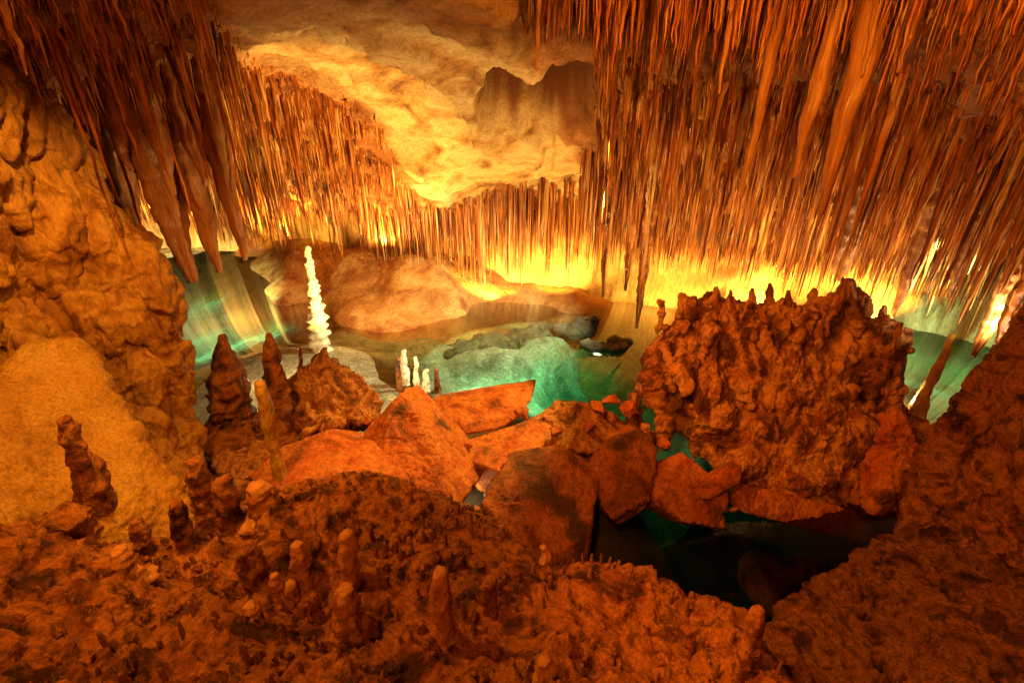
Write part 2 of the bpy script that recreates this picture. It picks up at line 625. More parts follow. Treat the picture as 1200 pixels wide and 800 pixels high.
# pale bare patch
for a in ((300, 0, 5.4), (450, 0, 6.0), (600, 0, 6.3), (400, 60, 7.6), (560, 60, 8.0), (480, 130, 9.4), (600, 130, 10.0),
          (640, 170, 11.2), (560, 200, 11.6), (480, 205, 11.0), (690, 215, 12.0), (600, 245, 13.0), (720, 250, 12.8)):
    cp(*a)
# over the left bay
for a in ((0, 20, 3.9), (90, 20, 4.7), (200, 20, 5.0), (60, 110, 5.2), (150, 85, 5.8), (230, 85, 6.2), (290, 60, 7.2), (300, 110, 9.0), (300, 165, 11.8),
          (400, 170, 11.0), (420, 230, 12.6), (330, 235, 14.4), (480, 250, 13.2), (200, 170, 14.0), (150, 205, 17.0), (80, 180, 14.0), (250, 220, 16.0)):
    cp(*a)
# right half: long slope under the stalactite field
for a in ((700, 60, 7.0), (660, 110, 9.0), (760, 130, 8.6), (760, 190, 10.2), (760, 240, 11.6), (900, 100, 6.8), (900, 160, 8.0), (900, 215, 9.2),
          (900, 255, 10.6), (900, 280, 11.6), (1000, 260, 10.4), (1000, 160, 7.8), (1050, 100, 6.2), (1150, 100, 5.4), (1150, 170, 6.4), (1150, 235, 7.8), (1100, 270, 9.6), (1195, 250, 7.0)):
    cp(*a)
for a in ((0.5, 4.6, 6.35), (2, 4.4, 6.25), (3.4, 4.2, 6.15), (4.6, 3.9, 5.9), (-1.6, 4.0, 6.6), (0, 2, 7.0), (-3.5, 2, 6.2), (3.5, 2, 6.3),
          (0, -2, 7.2), (-5, -2, 6.3), (5, -2, 6.3), (6.5, 3, 5.2), (-6, 3, 5.3), (-8, 8, 4.6), (-14, 12, 3.2), (-18, 16, 2.2), (9, 8, 2.7), (12, 8, 2.2), (10, 12, 1.5), (12, 12, 1.4), (0, 15, 2.0), (4, 14, 1.6), (-5, 16, 1.8), (-10, 20, 1.6)):
    cw(*a)
CT = TPS(np.array(cpts)[:, :2], np.array(cpts)[:, 2], 0.01)

PATCH = [(240, -200), (262, 20), (300, 72), (372, 92), (440, 130), (468, 195), (500, 240), (560, 235), (610, 222), (690, 238), (694, 200), (652, 168), (640, 70), (606, 20), (606, -200)]


def ceil_base(XY):
    z = CT(XY)
    V = np.column_stack([XY, z])
    q = project(V)
    wob = np.column_stack([XY * 2.2, XY[:, :1] * 0])
    inside = inpoly(q[:, 0] + 22 * fbm(wob, 3), q[:, 1] + 16 * fbm(wob + 9, 3), PATCH) & (q[:, 2] > 0.3)
    return z, inside, q


def soft(a, nx, ny, it):
    a = a.astype(float).reshape(ny, nx)
    for _ in range(it):
        b = np.pad(a, 1, mode='edge')
        a = (b[:-2, 1:-1] + b[2:, 1:-1] + b[1:-1, :-2] + b[1:-1, 2:] + 2 * a) / 6
    return a.ravel()


X0, X1, Y0, Y1, ST = -17.0, 12.5, -3.0, 20.5, 0.042
nx, ny = int((X1 - X0) / ST) + 1, int((Y1 - Y0) / ST) + 1
gx, gy = np.meshgrid(np.linspace(X0, X1, nx), np.linspace(Y0, Y1, ny))
XY = np.column_stack([gx.ravel(), gy.ravel()])
cz, cin, cq = ceil_base(XY)
msk = soft(cin, nx, ny, 5)
PIT = [(598, 116, 9.4, 0.50, 0.95, 2.2), (655, 122, 9.4, 0.62, 1.3, 2.8), (385, 45, 7.0, 0.25, .25, 0.22), (340, 22, 6.2, 0.5, .2, 0.28), (490, 165, 10.3, 0.45, .2, 0.35)]
V3 = np.column_stack([XY, cz])
a_ = math.radians(56)
VR = np.column_stack([V3[:, 0] * math.cos(a_) + V3[:, 1] * math.sin(a_), -V3[:, 0] * math.sin(a_) + V3[:, 1] * math.cos(a_), V3[:, 2]])
VR = VR + 0.18 * np.stack([pn(VR * .9), pn(VR * .9 + 20), pn(VR * .9 + 40)], 1)
fl_ = fbm(VR * np.array([0.12, 0.62, .3]) + 0.12 * vn(VR, 0.9, 3), 2) * 3.4
step_ = np.floor(fl_) + np.clip((fl_ - np.floor(fl_)) / 0.10, 0, 1)
rough_amt = 0.05 * fbm(V3 * 0.6, 3) + 0.07 * ridge(VR * np.array([0.25, 1.5, .5]), 3) + 0.17 * step_ + 0.05 * fbm(VR * np.array([2.2, 8, 5]), 4) + 0.03 * ridge(VR * np.array([2, 5, 4]) + 3, 4)
straw_amt = 0.34 * fbm(V3 * 1.2 + 5, 4) + 0.10 * ridge(V3 * 2.6, 3) + 0.05 * fbm(V3 * 7, 3)
zz = cz - msk * 0.16 + msk * rough_amt + (1 - msk) * straw_amt + 0.02 * fbm(V3 * 9, 3)
hollow_m = np.zeros(len(XY))
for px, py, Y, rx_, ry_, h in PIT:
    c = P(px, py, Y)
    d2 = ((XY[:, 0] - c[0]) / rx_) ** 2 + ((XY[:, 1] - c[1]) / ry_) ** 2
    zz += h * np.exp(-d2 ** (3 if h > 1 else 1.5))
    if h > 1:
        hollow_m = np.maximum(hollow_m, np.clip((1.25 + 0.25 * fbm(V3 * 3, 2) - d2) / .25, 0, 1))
CEIL_Z = zz.reshape(ny, nx)


def ceil_at(x, y):
    fx = np.clip((np.asarray(x) - X0) / (X1 - X0) * (nx - 1), 0, nx - 1.001)
    fy = np.clip((np.asarray(y) - Y0) / (Y1 - Y0) * (ny - 1), 0, ny - 1.001)
    i, j = fx.astype(int), fy.astype(int)
    a, b = fx - i, fy - j
    return (CEIL_Z[j, i] * (1 - a) * (1 - b) + CEIL_Z[j, i + 1] * a * (1 - b) + CEIL_Z[j + 1, i] * (1 - a) * b + CEIL_Z[j + 1, i + 1] * a * b)


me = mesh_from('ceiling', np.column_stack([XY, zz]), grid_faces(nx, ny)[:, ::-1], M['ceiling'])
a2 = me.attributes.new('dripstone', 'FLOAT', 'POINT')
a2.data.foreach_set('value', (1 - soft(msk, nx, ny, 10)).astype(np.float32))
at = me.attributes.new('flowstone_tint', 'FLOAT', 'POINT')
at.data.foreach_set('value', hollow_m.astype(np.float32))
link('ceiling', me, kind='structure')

# ------------------------------------------------------------------ back wall (fluted calcite)
wl = np.array([(-7.5, 5.0), (-10, 7), (-15, 11), (-16, 15), (-13.5, 18.6), (-9.5, 18.6), (-6.2, 16.2), (-3.6, 14.6), (-1.2, 13.9), (1.0, 13.6), (3.0, 13.0), (5.0, 12.4), (7.2, 12.0), (9.6, 11.8), (11.4, 10.6), (11.6, 8.2), (10.0, 6.0), (7.6, 3.0), (6.0, 0.0), (4, -2.6), (0, -3), (-4, -2.8), (-6, 0), (-6.6, 3.0), (-7.5, 5.0)])
seg = np.concatenate([[0], np.cumsum(np.linalg.norm(np.diff(wl, axis=0), axis=1))])
ns, nz = 1500, 110
s = np.linspace(0, seg[-1], ns)
bx = np.interp(s, seg, wl[:, 0])
by = np.interp(s, seg, wl[:, 1])
for _ in range(200):
    bx[1:-1] = (bx[:-2] + bx[2:]) / 2 * 0.5 + bx[1:-1] * 0.5
    by[1:-1] = (by[:-2] + by[2:]) / 2 * 0.5 + by[1:-1] * 0.5
tx, ty = np.gradient(bx), np.gradient(by)
tl = np.hypot(tx, ty)
nxw, nyw = ty / tl, -tx / tl            # towards the inside
zs = np.linspace(-2.4, 8.0, nz)
BX, ZZ = np.meshgrid(bx, zs)
BY, _ = np.meshgrid(by, zs)
NX, _ = np.meshgrid(nxw, zs)
NY, _ = np.meshgrid(nyw, zs)
Vw = np.column_stack([BX.ravel(), BY.ravel(), ZZ.ravel()])
am = 0.5 * fbm(Vw * np.array([.5, .5, .7]), 3) + 0.12 * ridge(Vw * np.array([2.2, 2.2, .35]), 3) + 0.05 * fbm(Vw * 6, 3)
foot = np.clip((0.9 - ZZ.ravel()) / 2.5, 0, 1) ** 1.3 * 0.9
am = am + foot
Vw[:, 0] += NX.ravel() * am
Vw[:, 1] += NY.ravel() * am
link('cave_wall', mesh_from('cave_wall', Vw, grid_faces(ns, nz), M['back']), kind='structure')

# ------------------------------------------------------------------ lake bed
bpts, bval = [], []


def bw(px, py, z):
    q = Wp(px, py, z)
    bpts.append(q[:2])
    bval.append(z)


for a in ((225, 330, -.8), (260, 345, -.9), (240, 385, -.9), (300, 380, -.7), (345, 385, -.55), (300, 320, -.9), (320, 300, -.3), (345, 345, -.2), (380, 365, -.12),
          (410, 385, -.08), (450, 395, -.2), (500, 390, -.15), (560, 372, -.12), (620, 372, -.15), (660, 380, -.3), (700, 366, -.15), (530, 425, -.5), (580, 410, -.35), (620, 400, -.3), (600, 440, -1.5), (650, 430, -1.7), (700, 440, -2.0),
          (740, 400, -1.6), (710, 395, -1.4), (660, 480, -1.8), (720, 490, -2.0), (300, 415, -.02), (340, 410, .03), (290, 430, .1), (430, 420, .02), (420, 450, .06), (470, 465, .05), (520, 470, -.1), (540, 450, -.5),
          (800, 500, -1.4), (820, 540, -.8), (840, 560, -1.2), (780, 530, -1.0), (1090, 430, -1.7), (1080, 400, -1.5), (1130, 400, -1.3), (1070, 470, -.4), (800, 380, -1), (900, 380, -1), (1000, 400, -1),
          (600, 560, .12), (660, 560, .12), (720, 560, .1), (540, 530, .12), (480, 540, .12), (640, 520, .1), (700, 520, .05), (870, 480, .1), (950, 500, .12), (900, 450, .1), (1000, 480, .12), (1000, 540, .1), (780, 640, -2.4), (850, 680, -2.5), (950, 640, -2.5), (820, 600, -1.5), (900, 620, -1.8), (1000, 620, -1.4), (850, 720, -1.8), (215, 300, -.5), (260, 290, -.1), (310, 284, .2), (210, 280, .3)):
    bw(*a)
for x, y, z in ((-2, 4.4, .3), (0, 4.6, .1), (-4, 6, .2), (-8, 9, -.6), (-14, 13, -.8), (-12, 18.5, .3), (-8, 16.5, .35), (-5, 14.2, .4), (-2.4, 12.8, .35), (0.3, 13, .3), (2, 12.6, 0.0), (5, 12.3, -.2), (8, 10, -.5), (8, 6, -.3), (5, 4, -.3), (1, 2.5, -.2), (-3, 2, .4), (0, -2.5, .4), (5, -2, .4), (-6, -2, .4), (10, 20, 1), (-17, 20, 1), (-17, 8, 0)):
    bpts.append(np.array([x, y], float))
    bval.append(z)
BT = TPS(np.array(bpts), np.array(bval), 0.003)
ST2 = 0.07
bnx, bny = int((X1 - X0) / ST2), int((Y1 - Y0) / ST2)
gx, gy = np.meshgrid(np.linspace(X0, X1, bnx), np.linspace(Y0, Y1, bny))
XYb = np.column_stack([gx.ravel(), gy.ravel()])
bz = np.clip(BT(XYb), -2.6, 0.14)
Vb = np.column_stack([XYb, bz])
dep = np.clip(-bz / 0.5, 0.12, 1)
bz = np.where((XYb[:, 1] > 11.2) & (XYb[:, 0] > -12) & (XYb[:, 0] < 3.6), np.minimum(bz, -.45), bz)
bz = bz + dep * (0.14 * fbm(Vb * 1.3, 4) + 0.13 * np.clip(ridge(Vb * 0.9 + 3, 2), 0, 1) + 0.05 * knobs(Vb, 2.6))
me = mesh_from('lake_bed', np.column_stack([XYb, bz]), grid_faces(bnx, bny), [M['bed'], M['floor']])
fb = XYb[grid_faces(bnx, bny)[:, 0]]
me.polygons.foreach_set('material_index', ((fb[:, 1] + 0.25 * pn(np.column_stack([fb * 1.7, fb[:, :1] * 0])) < 6.2) & (fb[:, 0] > -1.0)).astype(np.int32))  # faces under the near pool take the shade-darkened floor
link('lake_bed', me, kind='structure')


def bed_at(x, y):
    return float(BT(np.array([[x, y]]))[0])


# water body: a closed box of clear water, top at z = 0
def box(x0, x1, y0, y1, z0, z1):
    V = np.array([(x, y, z) for z in (z0, z1) for y in (y0, y1) for x in (x0, x1)], float)
    F = np.array([(0, 2, 3, 1), (4, 5, 7, 6), (0, 1, 5, 4), (2, 6, 7, 3), (0, 4, 6, 2), (1, 3, 7, 5)])
    return V, F


V, F = box(X0 + .1, X1 - .1, Y0 + .1, Y1 - .1, -3.2, 0.0)
link('water', mesh_from('water', V, F, M['water'], smooth=False), kind='structure')

# ------------------------------------------------------------------ foreground mound
mp_, mv_ = [], []


def mw(px, py, Y):
    q = P(px, py, Y)
    mp_.append(q[:2])
    mv_.append(q[2])


for a in ((0, 570, 2.75), (0, 640, 2.1), (0, 700, 1.8), (0, 800, 1.4), (60, 615, 2.75), (110, 650, 2.75), (150, 620, 3.0), (150, 670, 2.45), (200, 645, 2.9), (120, 740, 1.85), (250, 800, 1.62), (180, 760, 1.8),
          (290, 600, 3.2), (330, 585, 3.3), (400, 565, 3.45), (480, 580, 3.35), (560, 620, 3.0), (600, 648, 2.85), (640, 680, 2.62), (700, 662, 2.72), (740, 678, 2.6), (770, 695, 2.5), (850, 738, 2.25), (905, 800, 1.95),
          (300, 660, 2.6), (350, 650, 2.7), (350, 718, 2.42), (300, 692, 2.6), (430, 768, 2.02), (250, 668, 2.85), (290, 745, 1.95), (210, 705, 2.25), (370, 792, 1.62), (400, 640, 2.85), (430, 710, 2.3), (500, 660, 2.6), (500, 730, 2.05), (500, 800, 1.62), (620, 730, 2.1), (700, 740, 2.05), (620, 800, 1.6), (760, 800, 1.65), (800, 760, 2.0), (340, 800, 1.6)):
    mw(*a)
for x, y, z in ((-3.7, 3.2, 1.8), (-3.0, 3.35, 1.4), (-2.3, 3.6, 1.1), (-3.4, 3.8, 1.2), (-2.6, 3.9, .9), (-1.8, 4.2, .9), (-0.9, 4.2, .8), (-0.2, 3.9, .7), (0.3, 3.5, .5), (0.9, 3.2, .1), (1.5, 3.0, -.2), (1.8, 2.6, -.2), (2.2, 2.0, 0), (-1, 5.2, -.5), (1.2, 4.4, -1), (2.4, 3, -1), (-3, 5.2, .1),
                (0, .8, 2.7), (-2, .8, 2.7), (2, .8, 1.9), (0, 0, 3.2), (-2, 0, 3.2), (2.4, 0, 2.2), (2.6, 1, 1.2), (-4.4, 3.3, 1.7), (-4.4, 1, 2.7), (-4.4, 5, .8), (0, -2.6, 3.3), (-4, -2.6, 3.3), (3, -2.6, 2.6)):
    mp_.append(np.array([x, y], float))
    mv_.append(z)
MT = TPS(np.array(mp_), np.array(mv_), 0.002)
ST3 = 0.0155
mx0, mx1, my0, my1 = -4.4, 2.7, 0.35, 5.2
mnx, mny = int((mx1 - mx0) / ST3), int((my1 - my0) / ST3)
gx, gy = np.meshgrid(np.linspace(mx0, mx1, mnx), np.linspace(my0, my1, mny))
XYm = np.column_stack([gx.ravel(), gy.ravel()])
mz = MT(XYm)
me = mesh_from('ground', np.column_stack([XYm, mz]), grid_faces(mnx, mny), M['mound'])


def d_mound(V, N):
    w = np.clip(fbm(V * 1.2 + 8, 2) * 2.2 + 0.6, 0.25, 1)
    Q = warp(V, 3, 0.10)
    return 0.11 * fbm(V * 2.2, 4) + w * (0.075 * knobs(Q, 6) + 0.045 * knobs(Q * np.array([1, 1, .7]) + 3, 13) + 0.016 * knobs(Q + 5, 30)) + 0.04 * ridge(Q * np.array([5, 5, 3]), 4) * w + 0.012 * ridge(Q * 15, 3) + 0.008 * fbm(V * 26, 3)


displace(me, d_mound)
link('ground', me, kind='structure')
_gv = coords_of(me).reshape(mny, mnx, 3)


def ground_at(x, y):
    i = int(np.clip((x - mx0) / (mx1 - mx0) * (mnx - 1), 0, mnx - 1))
    j = int(np.clip((y - my0) / (my1 - my0) * (mny - 1), 0, mny - 1))
    return float(_gv[j, i, 2])


def ground_hit(px, py):
    """first point of the mound along the sight line of pixel (px, py)"""
    d = ray(px, py)
    t = 0.4
    while t < 9:
        q = np.array([0, 0, H]) + d * t
        if my0 < q[1] < my1 and mx0 < q[0] < mx1 and q[2] < ground_at(q[0], q[1]):
            return q
        t += 0.012
    return None


# path floor under and behind the eye
nxp = 60
gx, gy = np.meshgrid(np.linspace(-7, 6.5, nxp), np.linspace(-3, 0.36, 24))
XYp = np.column_stack([gx.ravel(), gy.ravel()])
zp = MT(np.column_stack([np.clip(XYp[:, 0], -4.3, 2.6), XYp[:, 1]]))
link('path', mesh_from('path', np.column_stack([XYp, zp + 0.06 * fbm(np.column_stack([XYp, zp]) * 2, 3)]), grid_faces(nxp, 24), M['mound']), kind='structure')


def spike_geo(pts, rad, sides=12, rings=28, seed=0, flute=0.12, lump=0.10, wob=0.0, band=0.0):
    pts = np.asarray(pts, float)
    rad = np.asarray(rad, float)
    t0 = np.linspace(0, 1, len(pts))
    t = np.linspace(0, 1, rings)
    C = np.column_stack([np.interp(t, t0, pts[:, k]) for k in range(3)])
    R = np.interp(t, np.linspace(0, 1, len(rad)), rad)
    Ls = np.linalg.norm(pts[-1] - pts[0])
    w = pn(np.column_stack([t * 5 + seed, t * 0 + seed * .37, t * 0])) * wob
    w2 = pn(np.column_stack([t * 5 - seed, t * 0 + seed * .77 + 9, t * 0])) * wob
    C[:, 0] += w
    C[:, 1] += w2
    if band:
        ph = (t * band + 0.8 * pn(np.column_stack([t * 7 + seed, t * 0, t * 0 + 4]))) % 1
        R = R * (0.50 + 0.62 * np.sqrt(np.clip(np.sin(np.pi * ph), 0, 1)))
    th = np.linspace(0, 2 * np.pi, sides, endpoint=False)
    TT, HH = np.meshgrid(t, th, indexing='ij')
    q = np.column_stack([np.cos(HH).ravel() * 1.5 + seed * 1.3, np.sin(HH).ravel() * 1.5 + seed * 2.1, TT.ravel() * max(1, Ls * 1.2)])
    q2 = np.column_stack([np.cos(HH).ravel() * 1.0 + seed * 2.3, np.sin(HH).ravel() + seed, TT.ravel() * max(3, Ls * 9)])
    q3 = np.column_stack([np.cos(HH).ravel() * 2.6 + seed * 3.3, np.sin(HH).ravel() * 2.6, TT.ravel() * max(8, Ls * 26)])
    mod = (1 + flute * 2 * pn(q * np.array([1.8, 1.8, .6])) + lump * 2 * pn(q2) + lump * 0.9 * pn(q3)).reshape(rings, sides)
    rr = R[:, None] * mod
    V = np.stack([C[:, 0][:, None] + rr * np.cos(th), C[:, 1][:, None] + rr * np.sin(th), np.repeat(C[:, 2][:, None], sides, 1)], 2).reshape(-1, 3)
    V = np.vstack([V, C[0], C[-1] + (C[-1] - C[-2]) * 0.4])
    F = []
    i = np.arange(rings * sides).reshape(rings, sides)
    j = np.roll(i, -1, axis=1)
    quads = np.stack([i[:-1], j[:-1], j[1:], i[1:]], 2).reshape(-1, 4)
    tri = np.concatenate([quads[:, [0, 1, 2]], quads[:, [0, 2, 3]]])
    a, b = rings * sides, rings * sides + 1
    capa = np.stack([np.full(sides, a), j[0], i[0]], 1)
    capb = np.stack([np.full(sides, b), i[-1], j[-1]], 1)
    F = np.vstack([tri, capa, capb])
    if pts[-1][2] < pts[0][2]:
        F = F[:, ::-1]
    return V, F


# ------------------------------------------------------------------ masses built over a depth map of their own
def mass(name, ctrl, poly, step, r, lumps, voxel, mat, disp, label, cat, extra=(), seed=1, kind=None, lump_shape=(1, 1, 1.5), big=False):
    """ctrl: (px, py, Y) anchors of the front; the body is r*2 thick behind it, with lumps riding on it"""
    rg = np.random.default_rng(seed)
    c = np.array(ctrl, float)
    T = TPS(c[:, :2] / 100.0, c[:, 2], 0.004)
    xs = np.array([p[0] for p in poly])
    ys = np.array([p[1] for p in poly])
    C, R = [], []
    for px in np.arange(xs.min(), xs.max() + 1, step):
        for py in np.arange(ys.min(), ys.max() + 1, step):
            if inpoly(np.array([px]), np.array([py]), poly)[0]:
                Y = T(np.array([[px, py]]) / 100.0)[0]
                d = ray(px, py)
                d = d / np.linalg.norm(d)
                C.append(P(px, py, Y) + d * r)
                R.append((r, r, r))
    k, tries = 0, 0
    n, lo, hi = lumps
    while k < n and tries < 20 * n:
        tries += 1
        px, py = rg.uniform(xs.min(), xs.max()), rg.uniform(ys.min(), ys.max())
        if not inpoly(np.array([px]), np.array([py]), poly)[0]:
            continue
        Y = T(np.array([[px, py]]) / 100.0)[0]
        rr = lo * (hi / lo) ** rg.random()
        if big and rg.random() < .14:
            rr = hi * rg.uniform(1.2, 2.2)
        d = ray(px, py)
        C.append(P(px, py, Y) - d / np.linalg.norm(d) * rr * (0.15 if big else 0.25))
        R.append((rr * lump_shape[0], rr * lump_shape[1], rr * lump_shape[2] * rg.uniform(.7, 1.3)))
        k += 1
    parts = [balls_mesh(C, R, 2)] + list(extra)
    me = remeshed(parts, voxel, mat, name, 2 if big else 1)
    displace(me, disp)
    return link(name, me, label, cat, kind=kind)


# left wall of flowstone
LW = [(-160, 20), (-20, 95), (60, 150), (95, 190), (125, 262), (172, 290), (190, 340), (205, 410), (212, 480), (232, 540), (228, 590), (150, 640), (-160, 640)]
mass('flowstone_wall',
     [(-160, 60, 3.2), (-160, 300, 2.9), (-160, 600, 2.4), (0, 120, 4.4), (80, 190, 5.0), (0, 250, 4.3), (80, 260, 4.7), (140, 290, 5.0), (0, 360, 4.1), (80, 350, 4.6), (170, 350, 5.0), (200, 400, 5.0), (0, 430, 3.9),
      (130, 430, 4.6), (200, 470, 4.8), (160, 520, 4.3), (230, 540, 4.5), (60, 440, 4.0), (60, 520, 3.5), (120, 560, 3.5), (190, 600, 3.4), (0, 520, 3.2), (0, 600, 2.8), (100, 640, 3.0), (220, 590, 3.9)],
     LW, 14, 0.20, (1100, 0.028, 0.078), 0.0185, M['flow'], d_wall,
     'tall bulging wall of yellow orange flowstone along the left side', 'rock wall', seed=11, lump_shape=(1, 1, 2.4), big=True)
mass('flowstone_cone',
     [(-60, 500, 2.95), (10, 430, 3.65), (62, 402, 3.95), (105, 425, 3.85), (60, 460, 3.5), (0, 500, 3.05), (60, 540, 3.05), (130, 500, 3.5), (180, 560, 3.3), (225, 610, 3.25), (130, 600, 2.9), (0, 600, 2.5), (-60, 620, 2.2), (120, 650, 2.7)],
     [(-60, 520), (0, 470), (30, 425), (50, 408), (75, 406), (98, 425), (118, 470), (150, 520), (195, 575), (228, 618), (225, 660), (-60, 660)], 12, 0.16, (0, .1, .2), 0.022, M['cone'], d_cone,
     'smooth pale yellow cone of flowstone at the foot of the left wall', 'flowstone', seed=15)

# right wall
RW = [(1340, 330), (1215, 372), (1185, 420), (1140, 462), (1110, 500), (1085, 545), (1072, 600), (1066, 640), (1080, 690), (1340, 760)]
mass('dripstone_wall',
     [(1340, 340, 4.0), (1200, 390, 4.6), (1150, 470, 4.7), (1100, 540, 4.4), (1075, 620, 4.0), (1200, 500, 4.0), (1150, 580, 3.8), (1200, 600, 3.5), (1120, 660, 3.5), (1200, 700, 3.0), (1340, 600, 3.0), (1340, 760, 2.6)],
     RW, 14, 0.18, (260, 0.04, 0.12), 0.022, M['mound'], d_wall,
     'dark brown dripstone wall rising out of the lower right corner', 'rock wall', seed=12)

# pocked slope at the lower right
RS = [(1080, 640), (1040, 655), (985, 690), (950, 715), (920, 760), (890, 830), (900, 900), (1340, 900), (1340, 640)]


def d_slope(V, N):
    f1, f2 = worley(warp(V, 4, .05) * 4.6)
    pits = -0.24 * np.clip((0.40 - f1) / 0.18, 0, 1) * np.clip(pn(V * 1.7) * 3 + 0.5, 0, 1)
    return pits + 0.06 * fbm(V * 3, 4) + 0.04 * ridge(V * 6, 4) + 0.03 * knobs(V + 7, 13) + 0.015 * fbm(V * 25, 3)


mass('pocked_slope',
     [(1050, 645, 3.6), (960, 705, 3.1), (900, 800, 2.3), (900, 900, 1.9), (1000, 740, 2.8), (1100, 700, 3.0), (1200, 650, 3.3), (1100, 800, 2.3), (1200, 760, 2.45), (1340, 700, 2.7), (1340, 900, 1.7), (1000, 860, 2.0)],
     RS, 16, 0.22, (170, 0.025, 0.09), 0.020, M['slope'], d_slope,
     'rounded earthy slope pitted with dark holes, below the right wall', 'rock slope', seed=13, lump_shape=(1, 1, 1))

# red island
RI = [(766, 415), (800, 392), (832, 364), (850, 368), (900, 366), (950, 368), (985, 356), (1008, 362), (1012, 388), (1040, 388), (1048, 410), (1040, 440), (1048, 480), (1072, 500), (1060, 560), (1042, 610), (990, 600), (930, 578), (880, 560), (840, 530), (800, 490), (760, 462), (752, 430)]
_rg = np.random.default_rng(5)
_parts = []


def isl_spike(px, py, Y, h_px, w, up=1, lean=0.0):
    b = P(px, py, Y)
    h = h_px * mpp(px, py, Y)
    return spike_geo([b - np.array([0, 0, .5 * h * up]), b + np.array([lean * h * .5, 0, .3 * h * up]), b + np.array([lean * h, 0, h * up])],
                     [w * 1.5, w * 1.2, w, w * .75, w * .55, w * .25], sides=9, rings=14, seed=int(_rg.integers(1, 999)), flute=.25, lump=.2)


for px in np.arange(772, 1046, 4.0):
    top = np.interp(px, [772, 792, 832, 950, 985, 1008, 1012, 1046], [412, 398, 372, 372, 358, 360, 388, 394])
    for _ in range(2):
        _parts.append(isl_spike(px + _rg.uniform(-4, 4), top + _rg.uniform(0, 14), 7.0 + _rg.uniform(-.35, .2), _rg.uniform(8, 26), _rg.uniform(.02, .055), 1, _rg.uniform(-.25, .25)))
for _ in range(46):
    px, py = _rg.uniform(765, 1045), _rg.uniform(375, 500)
    Y = np.interp(py, [340, 420, 500, 600], [6.95, 6.25, 5.75, 5.1]) + (0.3 if px < 800 else 0) + .05
    _parts.append(isl_spike(px, py, Y, _rg.uniform(20, 75), _rg.uniform(.03, .09), 1 if _rg.random() < .7 else -1, _rg.uniform(-.15, .2)))
for px in np.arange(770, 1044, 10.0):
    px = px + _rg.uniform(-4, 4)
    top = np.interp(px, [772, 792, 832, 950, 985, 1008, 1012, 1046], [412, 398, 372, 372, 358, 360, 388, 394]) + _rg.uniform(-4, 26)
    low = top + _rg.uniform(50, 120)
    f = _rg.uniform(-.02, .24)
    Yt = np.interp(top, [340, 420, 500, 600], [6.95, 6.3, 5.8, 5.1]) - f + .1
    Yb = np.interp(low, [340, 420, 500, 600], [6.95, 6.3, 5.8, 5.1]) - f * .4
    if px < 840:
        low = min(low, 458)
    w = _rg.uniform(.06, .15)
    _parts.append(spike_geo([P(px, low, Yb), P(px + _rg.uniform(-8, 8), top, Yt)], [w * .7, w * 1.2, w, w * .8, w * .45], sides=12, rings=22, seed=int(_rg.integers(1, 999)), flute=.35, lump=.15))
for px, py, w, h, f in [(840, 490, .3, .3, .06), (905, 505, .34, .3, .1), (960, 510, .3, .32, .05), (1010, 515, .22, .4, .1), (875, 545, .3, .22, .08), (940, 560, .4, .22, .1)]:
    Y = np.interp(py, [340, 420, 500, 600], [6.95, 6.3, 5.8, 5.1]) - f
    _parts.append(balls_mesh([P(px, py, Y) + np.array([0, .1, 0])], [(w, w * .9, h)], 3))
isl = mass('rock_island',
     [(760, 440, 6.6), (780, 380, 7.0), (830, 355, 7.1), (900, 355, 7.0), (1000, 345, 6.9), (1040, 380, 6.9), (850, 420, 6.3), (950, 420, 6.2), (1040, 450, 6.5), (800, 480, 6.1), (880, 500, 5.7), (980, 500, 5.6), (1060, 520, 5.6), (840, 530, 5.7), (900, 560, 5.3), (1000, 590, 5.05), (1045, 610, 4.9)],
     RI, 9, 0.22, (0, 0.05, 0.14), 0.020, M['island'], d_island,
     'broad red brown rock island with a crusted knobby top and undercut base', 'rock', seed=14, extra=_parts)


# ------------------------------------------------------------------ boulders
def boulder(name, front, depth, label, mat=None, drop=0.5, voxel=0.018, seed=0, disp=d_boulder, amt=1.0, extra=(), chips=5):
    pts = []
    for px, py, Y in front:
        q = P(px, py, Y)
        pts.append(q)
        pts.append(q + np.array([0, depth, -drop]))
    V, F = hull_mesh(pts)
    rb = np.random.default_rng(900 + seed)
    for _ in range(chips):
        n_ = rb.normal(size=3)
        n_ /= np.linalg.norm(n_)
        h_ = V @ n_
        ext = h_.max() - h_.min()
        cut_ = h_.max() - ext * rb.uniform(.05, .15)
        bm = bmesh.new()
        bv = [bm.verts.new(tuple(p)) for p in V]
        for f_ in F:
            bm.faces.new([bv[a_] for a_ in f_])
        c_ = n_ * cut_
        bmesh.ops.bisect_plane(bm, geom=bm.verts[:] + bm.edges[:] + bm.faces[:], plane_co=tuple(c_), plane_no=tuple(n_), clear_outer=True)
        left_ = [v.co[:] for v in bm.verts]
        bm.free()
        V, F = hull_mesh(left_)
    me = remeshed([(V, F)] + list(extra), voxel, mat or M['red'], name, 0)
    off = np.array([seed * 7.7, seed * 3.1, seed * 1.7])

    def scaled(V, N):
        r = disp(V + off, N)
        return (amt * r[0], amt * r[1]) if isinstance(r, tuple) else amt * r

    displace(me, scaled)
    return link(name, me, label, 'boulder', 'fallen boulders between the mound and the lake')


